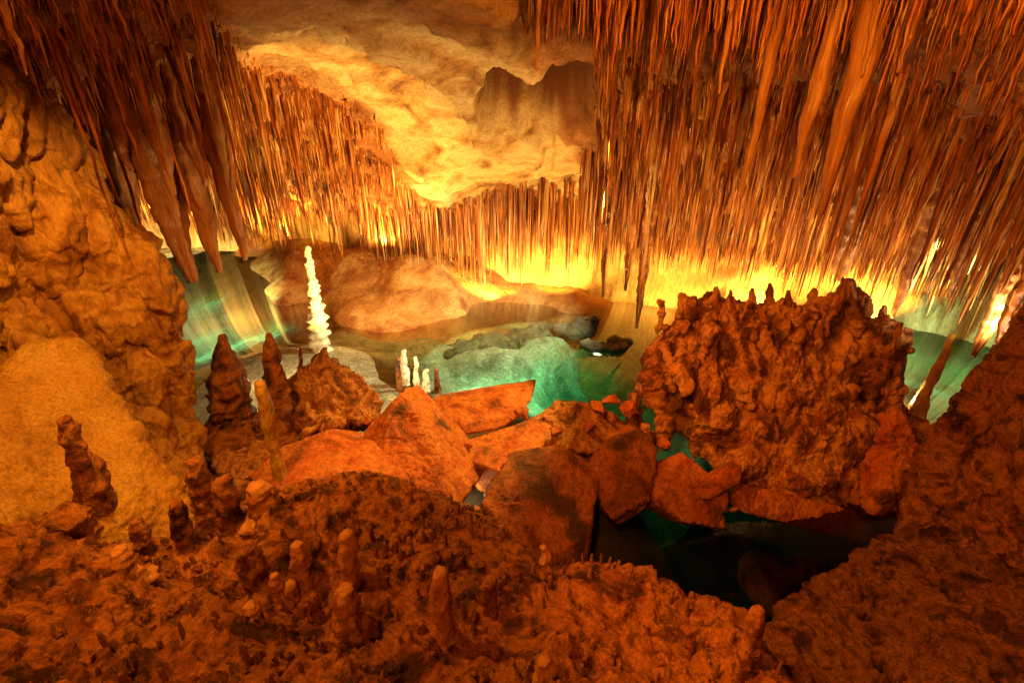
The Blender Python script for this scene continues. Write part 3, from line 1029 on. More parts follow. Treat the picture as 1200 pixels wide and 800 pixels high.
boulder('boulder', [(480, 450, 5.3), (462, 470, 5.2), (500, 470, 5.3), (430, 505, 5.1), (418, 530, 4.9), (440, 560, 4.4), (530, 600, 4.0), (560, 560, 4.6), (552, 530, 4.9), (470, 520, 4.6), (500, 560, 4.2)], 0.7,
        'pointed red boulder shaped like a pyramid in the middle of the rubble', seed=1)
boulder('boulder', [(508, 466, 6.4), (560, 458, 6.7), (628, 447, 6.9), (622, 468, 6.4), (600, 498, 5.9), (548, 514, 5.6), (516, 500, 5.8)], 0.3,
        'flat topped orange slab tilted towards the lake behind the pyramid boulder', drop=0.15, seed=2, amt=0.7)
boulder('boulder', [(540, 520, 5.5), (600, 500, 5.7), (640, 486, 5.8), (650, 510, 5.4), (600, 555, 4.7), (560, 580, 4.4), (550, 545, 5.0)], 0.5,
        'lower red slab wedged under the flat topped slab', seed=3, amt=0.8)
boulder('boulder', [(600, 530, 5.0), (655, 527, 5.0), (690, 545, 4.9), (702, 600, 4.4), (728, 650, 3.9), (700, 672, 3.6), (640, 668, 3.6), (590, 625, 3.9), (568, 592, 4.2)], 0.8,
        'big square faced boulder with dark stains, largest of the rubble', mat=M['block'], seed=4, disp=d_rough)
boulder('boulder', [(700, 530, 5.1), (750, 505, 5.3), (768, 530, 5.1), (766, 570, 4.8), (770, 600, 4.5), (735, 622, 4.2), (712, 600, 4.4), (694, 548, 4.9)], 0.8,
        'narrow upright red boulder split off the square faced boulder by a crack', mat=M['block'], seed=5, disp=d_rough)
boulder('boulder', [(612, 500, 5.7), (660, 470, 6.0), (700, 482, 6.0), (745, 490, 5.9), (752, 515, 5.5), (700, 530, 5.2), (640, 530, 5.1), (605, 525, 5.3)], 0.6,
        'low rugged boulder lying on top behind the square faced boulder', mat=M['island'], seed=6, disp=d_island, amt=0.8)
boulder('boulder', [(292, 560, 4.4), (330, 525, 4.8), (385, 505, 5.0), (440, 520, 4.8), (478, 560, 4.2), (470, 582, 3.9), (400, 570, 4.0), (330, 580, 4.0)], 0.7,
        'rounded orange boulder left of the pyramid boulder', seed=7)
boulder('boulder', [(335, 440, 6.2), (352, 425, 6.4), (385, 418, 6.3), (412, 435, 6.2), (430, 460, 6.0), (425, 490, 5.6), (380, 505, 5.3), (335, 505, 5.3), (325, 470, 5.8)], 0.5,
        'jagged dark red rock beside the pointed spires', mat=M['island'], seed=8, disp=d_island, amt=1.25)
boulder('boulder', [(765, 545, 5.1), (800, 532, 5.2), (830, 555, 5.0), (852, 580, 4.8), (848, 618, 4.5), (800, 610, 4.4), (770, 590, 4.5)], 0.5,
        'cracked orange block at the edge of the dark pool', seed=9)
boulder('boulder', [(815, 572, 4.75), (862, 540, 5.0), (874, 548, 5.0), (872, 562, 4.9), (832, 585, 4.6), (816, 583, 4.65)], 0.15,
        'small smooth red slab tilted against the island above the dark pool', drop=0.1, seed=10, amt=0.4, voxel=0.015)
boulder('boulder', [(850, 565, 5.1), (900, 575, 5.0), (1000, 600, 4.95), (1050, 640, 4.7), (1000, 632, 4.65), (920, 612, 4.75), (870, 598, 4.8)], 0.8,
        'long undercut ledge of red rock above the dark pool', seed=11)
boulder('boulder', [(1010, 540, 5.3), (1040, 480, 5.6), (1055, 478, 5.6), (1080, 520, 5.2), (1070, 580, 4.8), (1050, 622, 4.5), (1030, 600, 4.8)], 0.4,
        'bright red ribbed rock at the right end of the island', mat=M['red'], seed=12, disp=d_island, amt=0.7)
boulder('boulder', [(240, 482, 6.0), (262, 474, 6.2), (300, 482, 6.1), (345, 494, 5.8), (352, 535, 5.1), (310, 560, 4.7), (262, 566, 4.6), (236, 525, 5.2)], 0.6,
        'dark rough heap of rock under the two dark spires', mat=M['mound'], seed=15, disp=d_island, amt=0.8)
for k, (px, py, Y, r) in enumerate([(700, 478, 5.9, .12), (716, 468, 6.05, .10), (736, 478, 5.9, .14), (690, 500, 5.5, .09), (652, 506, 5.35, .08), (562, 604, 4.2, .08), (584, 578, 4.5, .10), (846, 592, 4.75, .08),
                                    (860, 598, 4.7, .06), (835, 602, 4.65, .07), (872, 590, 4.85, .09), (468, 592, 3.9, .08), (756, 562, 4.95, .10), (612, 482, 6.1, .12), (545, 520, 5.3, .09), (432, 492, 5.3, .09), (776, 520, 5.5, .11)]):
    rs_ = np.random.default_rng(60 + k)
    c_ = P(px, py, Y)
    V, F = hull_mesh(c_ + rs_.normal(size=(14, 3)) * np.array([r, r, r * .7]) * .62)
    me = remeshed([(V, F)], 0.014, M['red'], 'stone', 0)
    displace(me, lambda V, N: 0.3 * (d_boulder(V, N)[1]))
    link('stone', me, 'small broken stone wedged among the red boulders', 'stone', 'small stones among the boulders')
# far shore
fp, fv = [], []
for px, py in [(300, 300), (318, 332), (350, 354), (392, 373), (430, 385), (480, 384), (520, 373), (552, 357), (600, 353), (650, 360), (700, 362), (285, 291)]:
    q_ = Wp(px, py, 0.0)
    fp.append(q_[:2])
    fv.append(0.03)
    q_ = Wp(px + (-14 if px < 360 else 0), py + 10, -0.10)
    fp.append(q_[:2])
    fv.append(-0.10)
for px, py in [(262, 320), (285, 352), (330, 378), (380, 398), (440, 412), (520, 405), (580, 392), (640, 380), (720, 385)]:
    q_ = Wp(px, py, -0.35)
    fp.append(q_[:2])
    fv.append(-0.40)
for px, py, Y in [(340, 300, 15.0), (330, 287, 17), (400, 310, 13.7), (400, 292, 15.5), (440, 332, 12.7), (470, 320, 12.5), (440, 350, 12.2), (510, 332, 12.2), (490, 355, 11.9), (540, 342, 12.3), (570, 330, 13.3), (620, 340, 13.1), (680, 345, 12.9), (370, 335, 13.6), (330, 310, 15.2)]:
    q_ = P(px, py, Y)
    fp.append(q_[:2])
    fv.append(q_[2])
for x, y, z in [(-10, 18, .5), (-7, 17.5, .8), (-5, 16, 1.0), (-3, 15, .9), (0, 14.5, .4), (2.5, 14, .2), (-12, 18, -.1)]:
    fp.append(np.array([x, y], float))
    fv.append(z)
for x in np.linspace(-11.5, 3.4, 9):
    fp.append(np.array([x, 9.5 if x > -5 else 11.5]))
    fv.append(-2.9)
FT = TPS(np.array(fp), np.array(fv), 0.004)
gx, gy = np.meshgrid(np.linspace(-11.5, 3.4, 330), np.linspace(9.6, 18.4, 200))
XYf = np.column_stack([gx.ravel(), gy.ravel()])
zf = np.clip(FT(XYf), -3.1, 1.5)
Vf = np.column_stack([XYf, zf])
zf = zf + np.clip(zf + .25, .1, 1) * (0.16 * fbm(Vf * 1.1, 4) + 0.05 * ridge(Vf * np.array([1.2, 2.4, 1]), 3)) + 0.012 * fbm(Vf * 7, 3)
link('shore', mesh_from('shore', np.column_stack([XYf, zf]), grid_faces(330, 200), M['shore']), kind='structure')
# boulders lying under water
for k, (px, py, z, rx_, ry_, rz_, lab) in enumerate([
        (560, 420, -.75, 1.15, .6, .40, 'large grey boulder lying under water in the middle of the lake'),
        (625, 402, -.62, .85, .45, .34, 'smaller grey boulder under water behind the large sunken one'),
        (710, 408, -.05, .55, .12, .10, 'narrow dark ledge just breaking the water before the curtain'),
        (672, 388, -.22, .60, .25, .20, 'flat rock at the waterline beside the shining shelf'),
        (925, 690, -.75, .60, .40, .35, 'brown boulder under the dark water beside the pitted slope')]):
    me = remeshed([balls_mesh([Wp(px, py, z), Wp(px + 14, py - 6, z)], [(rx_, ry_, rz_), (rx_ * .6, ry_ * .8, rz_ * 1.1)], 3)], 0.035, M['block'] if py > 600 else M['sunk'], 'sunken_boulder', 3)
    displace(me, lambda V, N: (0.22 * vn(V + k * 3.3, 1.6, 4), 0.08 * ridge(V * 2.5, 4) + .03 * ridge(V * 8, 3)))
    link('sunken_boulder', me, lab, 'boulder', 'boulders lying in the lake')


# ------------------------------------------------------------------ spikes: stalactites, stalagmites and columns
def spike(name, pts, rad, mat, label, cat, group, **kw):
    V, F = spike_geo(pts, rad, **kw)
    return link(name, mesh_from(name, V, F, mat), label, cat, group)


def zrow(py, Y):
    d = ray(600, py)
    return H + d[2] * Y / d[1]


# --- big stalactites over the left bay: (tip px, tip py, Y, root half width px, tip half width, label)
GL = 'big brown stalactites over the left bay'
big = [
    (224, 330, 6.0, 26, 5, 'longest thick brown stalactite hanging over the left bay, with a notched tip', 0.02),
    (256, 318, 6.1, 17, 3, 'slim brown stalactite between the thickest one and the outermost one over the left bay', 0.02),
    (287, 304, 6.3, 13, 2.5, 'thin sharp brown stalactite, outermost on the lake side of the left bay', 0.01),
    (160, 276, 6.3, 24, 11, 'blunt brown column of stalactite reaching down behind the flowstone wall', 0.03),
    (138, 232, 5.9, 13, 3, 'short brown stalactite nearest to the flowstone wall over the left bay', 0.01),
    (153, 200, 5.6, 12, 2, 'short needle stalactite hanging before the blunt brown column', 0.01),
    (238, 218, 5.9, 12, 2, 'short split stalactite hanging between the two longest brown ones', 0.01),
    (204, 228, 5.7, 14, 3, 'ragged short stalactite fused to the side of the thickest brown one', 0.01)]
for k, (px, py, Y, w, tw, lab, wb) in enumerate(big):
    tip = P(px, py, Y)
    s_ = mpp(px, py, Y)
    zr = float(ceil_at(tip[0], tip[1])) + 0.15
    spike('stalactite', [(tip[0], tip[1], zr), (tip[0], tip[1], tip[2])], [w * 1.5 * s_, w * 1.05 * s_, w * .85 * s_, w * .62 * s_, w * .42 * s_, tw * s_], M['bigstal'], lab, 'stalactite', GL,
          sides=20, rings=46, seed=k + 1, flute=0.30, lump=0.10, wob=0.05)

# --- draperies and long stalactites at the top right
GR = 'long golden draperies hanging at the top right'
drp = [
    (869, 232, 4.9, 4.5, 1.5, 'long slender golden drapery, first of the three long ones from the bare ceiling'),
    (931, 208, 4.8, 8, 2, 'golden drapery with a swollen leaf shaped end in the middle of the three long ones'),
    (957, 264, 4.7, 11, 1.5, 'widest golden drapery tapering to a long point, last of the three long ones'),
    (842, 110, 4.8, 4, 1.5, 'short golden stalactite left of the slender drapery at the top right'),
    (1010, 90, 4.6, 6, 2, 'short thick golden stalactite right of the widest drapery'),
    (1052, 85, 4.6, 7, 2, 'short golden fringe stalactite standing alone before the dark hollow at the top right'),
    (630, 82, 5.2, 4, 1.5, 'lone thin stalactite at the corner of the pale bare ceiling')]
for k, (px, py, Y, w, tw, lab) in enumerate(drp):
    tip = P(px, py, Y)
    s_ = mpp(px, py, Y)
    zr = float(ceil_at(tip[0], tip[1])) + 0.1
    pr = [w * 1.5, w * 1.2, w * 1.0, w * .8, w * .55, tw]
    if k == 1:
        pr = [w * 1.2, w * .9, w * .7, w * .75, w * 1.0, w * .9, w * .35, tw]
    spike('drapery', [(tip[0], tip[1], zr), (tip[0], tip[1], tip[2])], np.array(pr) * s_, M['drape'], lab, 'stalactite', GR,
          sides=18, rings=44, seed=30 + k, flute=0.35, lump=0.05, wob=0.03)

# --- dense field of thin stalactites
cand = 80000
sx = RNG.uniform(-15, 11.5, cand)
sy = RNG.uniform(3.6, 14.6, cand)
far = RNG.random(cand) < 0.14
sy = np.where(far & (sx < -5), RNG.uniform(12, 18, cand), sy)
bay = RNG.random(cand) < 0.10
sx = np.where(bay, RNG.uniform(-15, -7.5, cand), sx)
sy = np.where(bay, RNG.uniform(13, 18.5, cand), sy)
sz = ceil_at(sx, sy)
q = project(np.column_stack([sx, sy, sz]))
MSK = msk.reshape(ny, nx)
edge = MSK[np.clip(((sy - Y0) / (Y1 - Y0) * (ny - 1)).round().astype(int), 0, ny - 1), np.clip(((sx - X0) / (X1 - X0) * (nx - 1)).round().astype(int), 0, nx - 1)] > 0.01
rim = (MSK[np.clip(((sy - Y0) / (Y1 - Y0) * (ny - 1)).round().astype(int), 0, ny - 1), np.clip(((sx - X0) / (X1 - X0) * (nx - 1)).round().astype(int), 0, nx - 1)] > 0.01) & (q[:, 0] < 640)
bare = inpoly(q[:, 0], q[:, 1], PATCH)
n_ = fbm(np.column_stack([sx * 1.3, sy * 1.3, sx * 0]), 3)
n2_ = fbm(np.column_stack([sx * 3.2 + 7, sy * 3.2, sx * 0]), 2)
inview = (q[:, 0] > -120) & (q[:, 0] < 1320) & (q[:, 1] > -260) & (q[:, 2] > 1)
keep = inview & ~bare & (n_ > -0.30) & (n2_ > -0.42 + 0.5 * RNG.random(cand) * (RNG.random(cand) < .6))
# thin out where the photograph shows bare rock
pit = inpoly(q[:, 0], q[:, 1], [(560, 60), (690, 60), (700, 175), (640, 180), (560, 130)])
keep &= ~pit
keep &= ~((q[:, 0] > 235) & (q[:, 0] < 606) & (q[:, 1] < 5))
hollow = (q[:, 0] > 640) & (q[:, 1] > 5) & (q[:, 1] < 95)
keep &= ~(hollow & (RNG.random(cand) < 0.6))
keep &= RNG.random(cand) < np.where(q[:, 0] > 640, 0.95, 0.80)
sx, sy, sz, n_, n2_, q, rim = (a[keep] for a in (sx, sy, sz, n_, n2_, q, rim))
ln = np.exp(RNG.normal(-1.50, 0.75, len(sx))) * (1 + 1.3 * n_ + 0.9 * n2_)
right = q[:, 0] > 640
ln *= np.where((q[:, 0] > 270) & (q[:, 0] < 500), 0.72, 1.0)
ln *= np.where(right, np.interp(q[:, 1], [60, 140, 220, 280], [1.0, 1.15, 1.45, 1.25]), 1.0)
cen = (q[:, 0] > 470) & (q[:, 0] < 720) & (q[:, 1] > 215)
ln *= np.where(cen, 1.6, 1.0)
near = (q[:, 1] < 10) & right
ln = np.where(near, RNG.uniform(.25, .75, len(sx)) * (1 + .8 * n2_), ln)
ln = np.where((q[:, 0] > 640) & (q[:, 1] >= 10) & (q[:, 1] < 80), ln * .6, ln)
ln = np.where((q[:, 1] < 25) & ~right, np.minimum(ln, RNG.uniform(.12, .5, len(sx))), ln)
ln = np.where(rim, RNG.uniform(.03, .10, len(sx)), ln)
ln *= np.where((q[:, 0] < 330) & (sy > 12), 2.2, 1.0)
ln *= np.where((q[:, 0] > 690) & (q[:, 0] < 775) & (q[:, 1] > 170), 1.7, 1.0)
ln = np.clip(ln, 0.04, 1.9)
tipq = project(np.column_stack([sx, sy, sz - ln]))
HOLE = [(560, 74), (600, 58), (694, 58), (698, 182), (655, 212), (600, 178), (556, 120)]
ln = np.where(inpoly(tipq[:, 0], tipq[:, 1], HOLE), ln * .35, ln)
for f_ in (1.0, .8, .6, .4):
    tipq = project(np.column_stack([sx, sy, sz - ln * f_]))
    ln = np.where(inpoly(tipq[:, 0], tipq[:, 1], HOLE), 0.03, ln)
lwq = project(np.column_stack([sx, sy, sz - ln]))
ln = np.where((lwq[:, 0] < 115) & (lwq[:, 1] > 90 + lwq[:, 0] * .75) & (lwq[:, 1] < 500), np.minimum(ln, .12), ln)
room = np.maximum(sz - 0.12, 0.05)
ln = np.minimum(ln, room * np.where(right & (q[:, 1] > 200), RNG.uniform(.3, .85, len(sx)), RNG.uniform(.75, .97, len(sx))))
r0 = np.clip(np.exp(RNG.normal(-4.42, 0.55, len(sx))) + 0.008 * ln, 0.008, 0.065)
r0 = np.where(rim, r0 * .6, r0)
r0 = np.where(q[:, 2] < 6, r0 * 0.7, r0 * 1.12)
# organ pipes close to the back wall
organ = RNG.random(len(sx)) < 0
ox = RNG.uniform(-4.5, 11, 1300)
oy = np.interp(ox, [-4.5, -3.6, -1.2, 1, 3, 5, 7.2, 9.6, 11], [15.1, 14.6, 13.9, 13.6, 13.0, 12.4, 12.0, 11.8, 11]) - RNG.uniform(.25, 1.5, 1300)
oz = ceil_at(ox, oy)
ol = np.maximum(oz - .1, .1) * RNG.uniform(.35, .95, 1300) * (0.75 + 0.5 * (fbm(np.column_stack([ox * 1.5, oy * 1.5, ox * 0]), 2) > 0))
ol = np.minimum(ol, np.maximum(oz - .08, .05)) * np.where(ox > 1.5, .55, .85)
orr = np.exp(RNG.normal(-3.9, .45, 1300))
sx, sy, sz, ln, r0 = (np.concatenate([a, b]) for a, b in ((sx, ox), (sy, oy), (sz, oz), (ln, ol), (r0, orr)))
q = project(np.column_stack([sx, sy, sz]))
size = ln * r0 / q[:, 2] ** 2
mid = project(np.column_stack([sx, sy, sz - ln * .7]))
vis = (mid[:, 0] > 0) & (mid[:, 0] < 1200) & (mid[:, 1] > 0) & (mid[:, 1] < 420)
size = np.where(vis, size, 0)
order = np.argsort(-size)
IND = order[:255]
REST = order[260:]


def straws_mesh(idx, sides=5, rings=5):
    n = len(idx)
    t = np.array([0, .09, .36, .70, 1.0])
    prof = np.array([2.1, 1.25, 0.9, 0.55, 0.15])
    th = np.linspace(0, 2 * np.pi, sides, endpoint=False)
    X, Yy, Z, Lh, R = sx[idx], sy[idx], sz[idx] + 0.04, ln[idx] + 0.04, r0[idx]
    rr = R[:, None] * prof[None] * RNG.uniform(.75, 1.25, (n, rings))
    bx_ = RNG.normal(0, .012, (n, rings)) * t
    by_ = RNG.normal(0, .012, (n, rings)) * t
    ph = RNG.uniform(0, 6.28, n)
    ang = th[None, None, :] + ph[:, None, None]
    V = np.empty((n, rings * sides + 1, 3))
    V[:, :-1, 0] = (X[:, None, None] + bx_[:, :, None] + rr[:, :, None] * np.cos(ang)).reshape(n, -1)
    V[:, :-1, 1] = (Yy[:, None, None] + by_[:, :, None] + rr[:, :, None] * np.sin(ang)).reshape(n, -1)
    V[:, :-1, 2] = np.repeat(Z[:, None] - Lh[:, None] * t[None] * 0.97, sides, 1)
    V[:, -1, 0], V[:, -1, 1], V[:, -1, 2] = X + bx_[:, -1], Yy + by_[:, -1], Z - Lh
    i = np.arange(rings * sides).reshape(rings, sides)
    j = np.roll(i, -1, 1)
    qd = np.stack([i[:-1], i[1:], j[1:], j[:-1]], 2).reshape(-1, 4)
    tri = np.vstack([qd[:, [0, 1, 2]], qd[:, [0, 2, 3]], np.stack([i[-1], np.full(sides, rings * sides), j[-1]], 1)])
    F = (tri[None] + (np.arange(n) * (rings * sides + 1))[:, None, None]).reshape(-1, 3)
    return V.reshape(-1, 3), F


V, F = straws_mesh(REST)
link('small_stalactites', mesh_from('small_stalactites', V, F, M['straw']), 'dense fringe of small thin stalactites covering the cave ceiling', None, None, 'stuff')
print('straws', len(REST), 'faces', len(F))

REG = [
    (lambda x, y: y < 75 and 640 < x < 850, 'thin golden stalactite in the near fringe left of the slender drapery', 'near fringe left of the draperies'),
    (lambda x, y: y < 75 and 850 <= x < 1000, 'thin golden stalactite in the near fringe among the long draperies', 'near fringe among the draperies'),
    (lambda x, y: y < 75 and x >= 1000, 'thin golden stalactite in the near fringe right of the widest drapery', 'near fringe right of the draperies'),
    (lambda x, y: x < 130, 'thin dark stalactite in the fringe above the flowstone wall', 'thin stalactites above the flowstone wall'),
    (lambda x, y: x < 300, 'thin dark stalactite among the big brown stalactites over the left bay', 'thin stalactites above the left bay'),
    (lambda x, y: x < 480, 'thin yellow stalactite in the fringe left of the pale bare ceiling', 'yellow stalactites left of the bare ceiling'),
    (lambda x, y: x < 690, 'thin yellow stalactite above the shining shelf on the far shore', 'yellow stalactites above the far shore'),
    (lambda x, y: x < 760, 'thin stalactite in the dark curtain just right of the ceiling hollow', 'dark curtain beside the ceiling hollow'),
    (lambda x, y: x < 850, 'thin stalactite in the dark curtain above the left end of the island', 'dark curtain above the left end of the island'),
    (lambda x, y: x < 940, 'thin red brown stalactite hanging over the middle of the rock island', 'stalactites over the middle of the island'),
    (lambda x, y: x < 1060, 'thin red brown stalactite hanging over the tallest knob of the rock island', 'stalactites over the tallest island knob'),
    (lambda x, y: x < 1140, 'thin slanting stalactite hanging over the small green pool at the right', 'stalactites over the right pool'),
    (lambda x, y: True, 'thin slanting stalactite hanging over the dark dripstone wall', 'stalactites above the right wall')]
for k in IND:
    x, y = mid[k, 0], mid[k, 1]
    for fn, lab, grp in REG:
        if fn(x, y):
            break
    spike('stalactite', [(sx[k], sy[k], sz[k] + .06), (sx[k], sy[k], sz[k] - ln[k])], np.array([1.7, 1.1, .9, .75, .55, .22]) * r0[k] * 1.05, M['straw'], lab, 'stalactite', grp,
          sides=8, rings=16, seed=100 + int(k) % 900, flute=0.22, lump=0.12, wob=0.025)

# --- singled-out long stalactites and columns in the curtain
GC = 'long columns reaching down to the lake'
for k, (px, py, Y, w, lab) in enumerate([
        (706, 348, 11.4, 5, 'pale straight column reaching the far shore right of the shining shelf'),
        (746, 384, 10.4, 6, 'longest pale stalactite, almost touching the water beside the island'),
        (733, 340, 10.6, 5, 'brown column hanging just left of the longest pale stalactite'),
        (985, 330, 8.2, 9, 'dark stalactite ending just above the highest knob of the island'),
        (975, 322, 8.0, 6, 'dark thin stalactite left of the one above the highest island knob'),
        (1046, 372, 7.6, 8, 'long dark stalactite hanging down to the right end of the island'),
        (1111, 348, 7.4, 8, 'dark thick stalactite over the green water at the right'),
        (1140, 418, 6.8, 10, 'pale crusted stalactite column ending on the right wall'),
        (1168, 402, 6.4, 9, 'pale crusted stalactite column just above the top of the right wall')]):
    tip = P(px, py, Y)
    s_ = mpp(px, py, Y)
    zr = float(ceil_at(tip[0], tip[1])) + 0.1
    spike('stalactite', [(tip[0], tip[1], zr), (tip[0], tip[1], tip[2])], np.array([1.8, 1.2, 1.0, .9, .8, .6, .25]) * w * s_, M['straw'] if k < 3 or k > 6 else M['bigstal'], lab, 'stalactite', GC,
          sides=14, rings=50, seed=60 + k, flute=0.25, lump=0.16, wob=0.04)


# --- stalagmites: (base px, base py, tip px, tip py, Y, base half width, tip half width, material, label, band)
def stalagmite(bpx, bpy_, tpx, tpy, Y, w, tw, mat, label, group, seed, band=0.0, lump=0.14, prof=None, sink=0.25, Yt=None):
    b = P(bpx, bpy_, Y)
    t = P(tpx, tpy, Yt or Y)
    s_ = mpp(bpx, bpy_, Y)
    ax = (t - b)
    pr = prof or [1.25, 1.0, .9, .8, .72, .62, .5]
    r = np.concatenate([np.array(pr) * w, [tw]]) * s_
    return spike('stalagmite', [b - ax * sink / max(.3, np.linalg.norm(ax)), t], r, mat, label, 'stalagmite', group, sides=22, rings=90 if band > 8 else 46, seed=seed, flute=0.14, lump=lump, wob=0.02, band=band)


GS = 'stalagmites on the near shore'
stalagmite(378, 415, 359, 288, 9.6, 9.5, 2.4, M['white'], 'tall brilliant white stalagmite with stacked rings standing on the lake shore', GS, 1, band=13, lump=0.24, prof=[1.05, 1.0, .95, .9, .8, .68, .55, .42])
stalagmite(272, 492, 260, 392, 5.9, 22, 3, M['mound'], 'thick dark blunt stalagmite beside the flowstone wall', GS, 2, prof=[1.2, 1.0, .95, .95, .85, .62, .35])
stalagmite(332, 508, 314, 391, 5.6, 16, 2.5, M['mound'], 'tall dark pointed stalagmite next to the jagged rock', GS, 3)
stalagmite(328, 556, 306, 447, 4.25, 8, 5.5, M['cone'], 'slender pale stalagmite with a rounded top in front of the dark pointed one', GS, 4, prof=[1.6, 1.0, .8, .75, .8, .85, .85])
stalagmite(352, 432, 352, 408, 6.5, 4, 2.5, M['mound'], 'small dark stump on the jagged rock beside the white stalagmite', GS, 5)
stalagmite(378, 432, 380, 408, 6.3, 9, 3, M['island'], 'short red spike on top of the jagged rock', GS, 6)
stalagmite(468, 452, 466, 420, 8.0, 4, 2, M['mound'], 'thin dark stalagmite on the sand left of the white cluster', GS, 7)
stalagmite(474, 446, 473, 410, 8.3, 6, 2.5, M['white'], 'squat white stalagmite at the back of the shining cluster', GS, 8, lump=.3)
stalagmite(488, 452, 487, 418, 8.1, 4, 1.5, M['white'], 'slim white stalagmite in the middle of the shining cluster', GS, 9, lump=.3)
stalagmite(499, 452, 499, 434, 8.0, 5, 3, M['white'], 'lowest white stalagmite in front of the shining cluster', GS, 10, lump=.3)
stalagmite(512, 448, 511, 432, 8.2, 4, 2.5, M['island'], 'short brown stump on the sand right of the white cluster', GS, 11)
stalagmite(742, 498, 743, 462, 6.2, 13, 5, M['island'], 'dark spike on the low rugged boulder beside the green water', GS, 12)
stalagmite(760, 545, 757, 498, 5.5, 10, 5, M['island'], 'red stump at the edge of the rubble beside the green water', GS, 13)
GI = 'knobs along the top of the island'
for k, (bx_, by_, ty_, w, lab) in enumerate([
        (990, 372, 327, 20, 'tallest red knob crowning the top of the island'),
        (1033, 380, 358, 9, 'dark rounded knob right of the tallest knob on the island'),
        (838, 358, 336, 9, 'small knob near the left end of the island top'),
        (855, 360, 340, 6, 'thin knob second from the left on the island top'),
        (880, 362, 338, 8, 'reddish knob left of the middle of the island top'),
        (900, 362, 332, 8, 'pointed knob at the middle of the island top'),
        (922, 362, 340, 7, 'flat knob right of the pointed knob on the island top'),
        (952, 362, 338, 12, 'wide knob left of the tallest knob on the island')]):
    kn = stalagmite(bx_, by_, bx_ - (bx_ - 600) * (by_ - ty_) * -0.0003, ty_, 7.0, w, w * .22, M['island'], lab, GI, 40 + k, prof=[1.5, 1.1, .9, .8, .7, .55, .4])
    kn.name = 'knob'
    kn.parent = isl
    for key in ('label', 'category', 'group'):
        del kn[key]
spike('broken_column', [P(1072, 492, 6.9), P(1092, 445, 7.2), P(1116, 392, 7.6)], np.array([11, 8, 5, 6, 4, 3]) * mpp(1090, 440, 7.2), M['flow'], 'slanting broken column leaning across the green water at the right', 'broken column', None, sides=12, rings=30, seed=77, flute=.15, lump=.15, wob=.03)
stalagmite(1046, 470, 1046, 436, 6.8, 8, 5, M['white'], 'glowing white crusted stump at the right end of the island', GS, 14, band=4)

# --- stubby stalagmites on the mound: (px, base py, tip py, half width, label)
GM = 'stubby stalagmites on the foreground mound'
stubs = [
    (413, 700, 625, 10, 'tall knotted stalagmite with a pale tip left of the mound centre'),
    (408, 740, 690, 13, 'fat stub at the foot of the tall knotted stalagmite'),
    (357, 686, 637, 9, 'leaning orange stub left of the tall knotted stalagmite'),
    (342, 708, 682, 7, 'short smooth orange peg in the hollow left of the mound'),
    (372, 726, 696, 6, 'small dim peg in the dark hollow'),
    (328, 700, 674, 7, 'small rounded peg uphill of the short smooth peg'),
    (294, 727, 708, 9, 'low conical stub on the lower left slope'),
    (297, 682, 640, 12, 'lumpy dark stub at the left edge of the mound'),
    (520, 745, 668, 10, 'straight rough stalagmite on the face of the mound'),
    (572, 712, 676, 8, 'dark stub right of the straight rough stalagmite'),
    (640, 678, 640, 6, 'slim red stalagmite standing alone on the crest before the big square boulder'),
    (636, 805, 772, 10, 'blunt stub at the bottom edge of the picture'),
    (876, 776, 714, 9, 'upright stalagmite on the right end of the mound above the dark pool'),
    (806, 765, 738, 8, 'small stub left of the upright stalagmite above the dark pool'),
    (866, 792, 766, 8, 'low stub at the foot of the upright stalagmite above the dark pool'),
    (218, 640, 586, 9, 'dark capped stalagmite in front of the yellow flowstone cone'),
    (247, 622, 538, 10, 'thin knotted dark stalagmite right of the yellow flowstone cone'),
    (272, 624, 560, 12, 'orange swollen stalagmite beside the thin knotted dark one'),
    (308, 598, 566, 12, 'pinkish lump at the base of the slender pale stalagmite'),
    (147, 672, 644, 13, 'pale conical stub below the flowstone cone'),
    (122, 620, 530, 13, 'knobby dark stalagmite leaning on the flowstone cone'),
    (100, 560, 490, 9, 'tapering dark growth climbing the flowstone cone'),
    (86, 640, 596, 20, 'big reddish lump in the dark hollow at the left'),
    (165, 640, 610, 9, 'dark stub between the leaning knobby stalagmite and the capped one')]
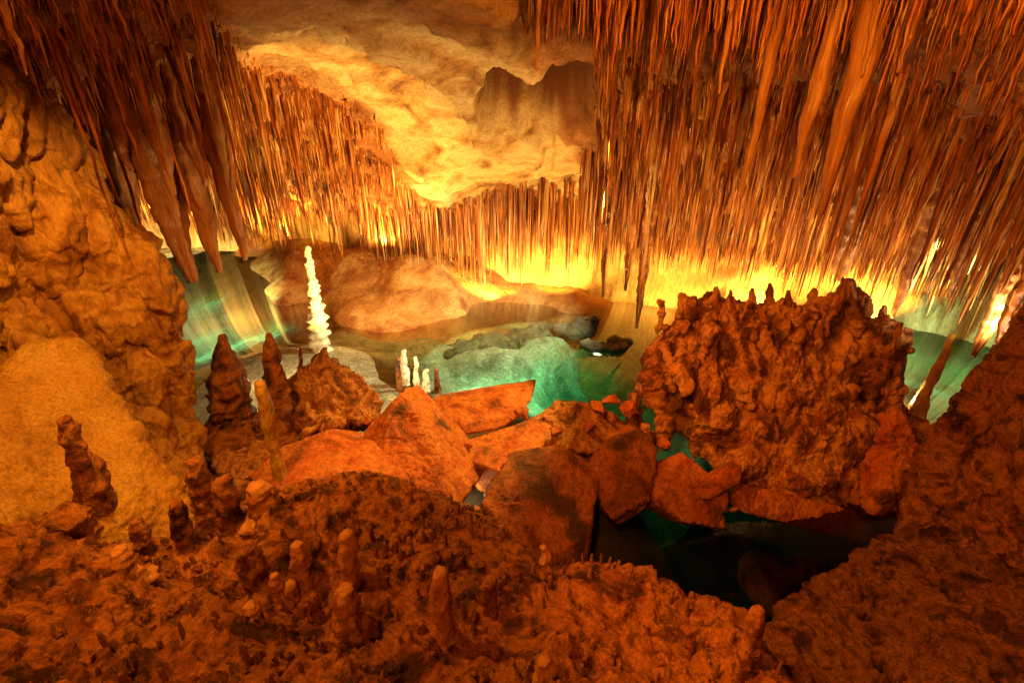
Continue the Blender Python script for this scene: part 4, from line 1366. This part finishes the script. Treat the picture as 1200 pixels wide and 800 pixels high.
for k, (px, by_, ty_, w, lab) in enumerate(stubs):
    h = ground_hit(px, by_)
    Y = h[1] if h is not None else 2.6
    if px < 130 and by_ < 630:
        Y = min(Y, 3.1)
    lean = 3 * math.sin(k * 2.3)
    w *= 1.15
    stalagmite(px, by_, px + lean - (px - 600) * (by_ - ty_) * -0.0006, ty_, Y, w, w * .55, M['mound'] if 'dark' in lab else M['peg'], lab, GM, 200 + k, lump=0.17, prof=[1.7, 1.25, 1.02, 1.0, .92, .95, .85], sink=0.13)

# --- crust of small knobs over the mound (nobody could count these)
n = 2600
kx = RNG.uniform(-3.9, 2.4, n)
ky = RNG.uniform(1.0, 3.9, n)
dn = fbm(np.column_stack([kx * 1.7, ky * 1.7, kx * 0]), 3)
kp = (dn > 0.0) | (RNG.random(n) < .15)
kx, ky = kx[kp], ky[kp]
kz = np.array([ground_at(a, b) for a, b in zip(kx, ky)])
ok = kz > 0.6
kx, ky, kz = kx[ok], ky[ok], kz[ok]
kr = 0.008 + 0.024 * RNG.random(len(kx)) ** 1.6
V, F = balls_mesh(np.column_stack([kx, ky, kz]), np.column_stack([kr * RNG.uniform(.8, 1.5, len(kx)), kr, kr * RNG.uniform(.8, 3.2, len(kx))]), 3)
V = V + 0.016 * np.stack([pn(V * 38), pn(V * 38 + 9), pn(V * 38 + 21)], 1) + 0.008 * np.stack([pn(V * 90), pn(V * 90 + 9), pn(V * 90 + 21)], 1)
link('coral_crust', mesh_from('coral_crust', V, F, M['mound']), 'crust of small knobby cave coral covering the foreground mound', None, None, 'stuff')
pv, pf, kk = [], [], 0
for _ in range(360):
    a, b = RNG.uniform(-3.0, 1.9), RNG.uniform(1.2, 3.4)
    c = ground_at(a, b)
    if c < 1.2:
        continue
    h, w = RNG.uniform(.03, .15), RNG.uniform(.009, .022)
    v_, f_ = spike_geo([(a, b, c - .03), (a + RNG.normal(0, .01), b, c + h)], [w * 1.7, w * 1.1, w, w * .9, w * .6], sides=10, rings=12, seed=int(RNG.integers(1, 999)), flute=.15, lump=.18)
    pv.append(v_)
    pf.append(f_ + kk)
    kk += len(v_)
V, F = np.vstack(pv), np.vstack(pf)
link('small_stalagmites', mesh_from('small_stalagmites', V, F, M['knob']), 'scatter of finger sized stalagmites on the foreground mound', None, None, 'stuff')
print('done', sum(len(o.data.polygons) for o in SC.objects if o.type == 'MESH'))
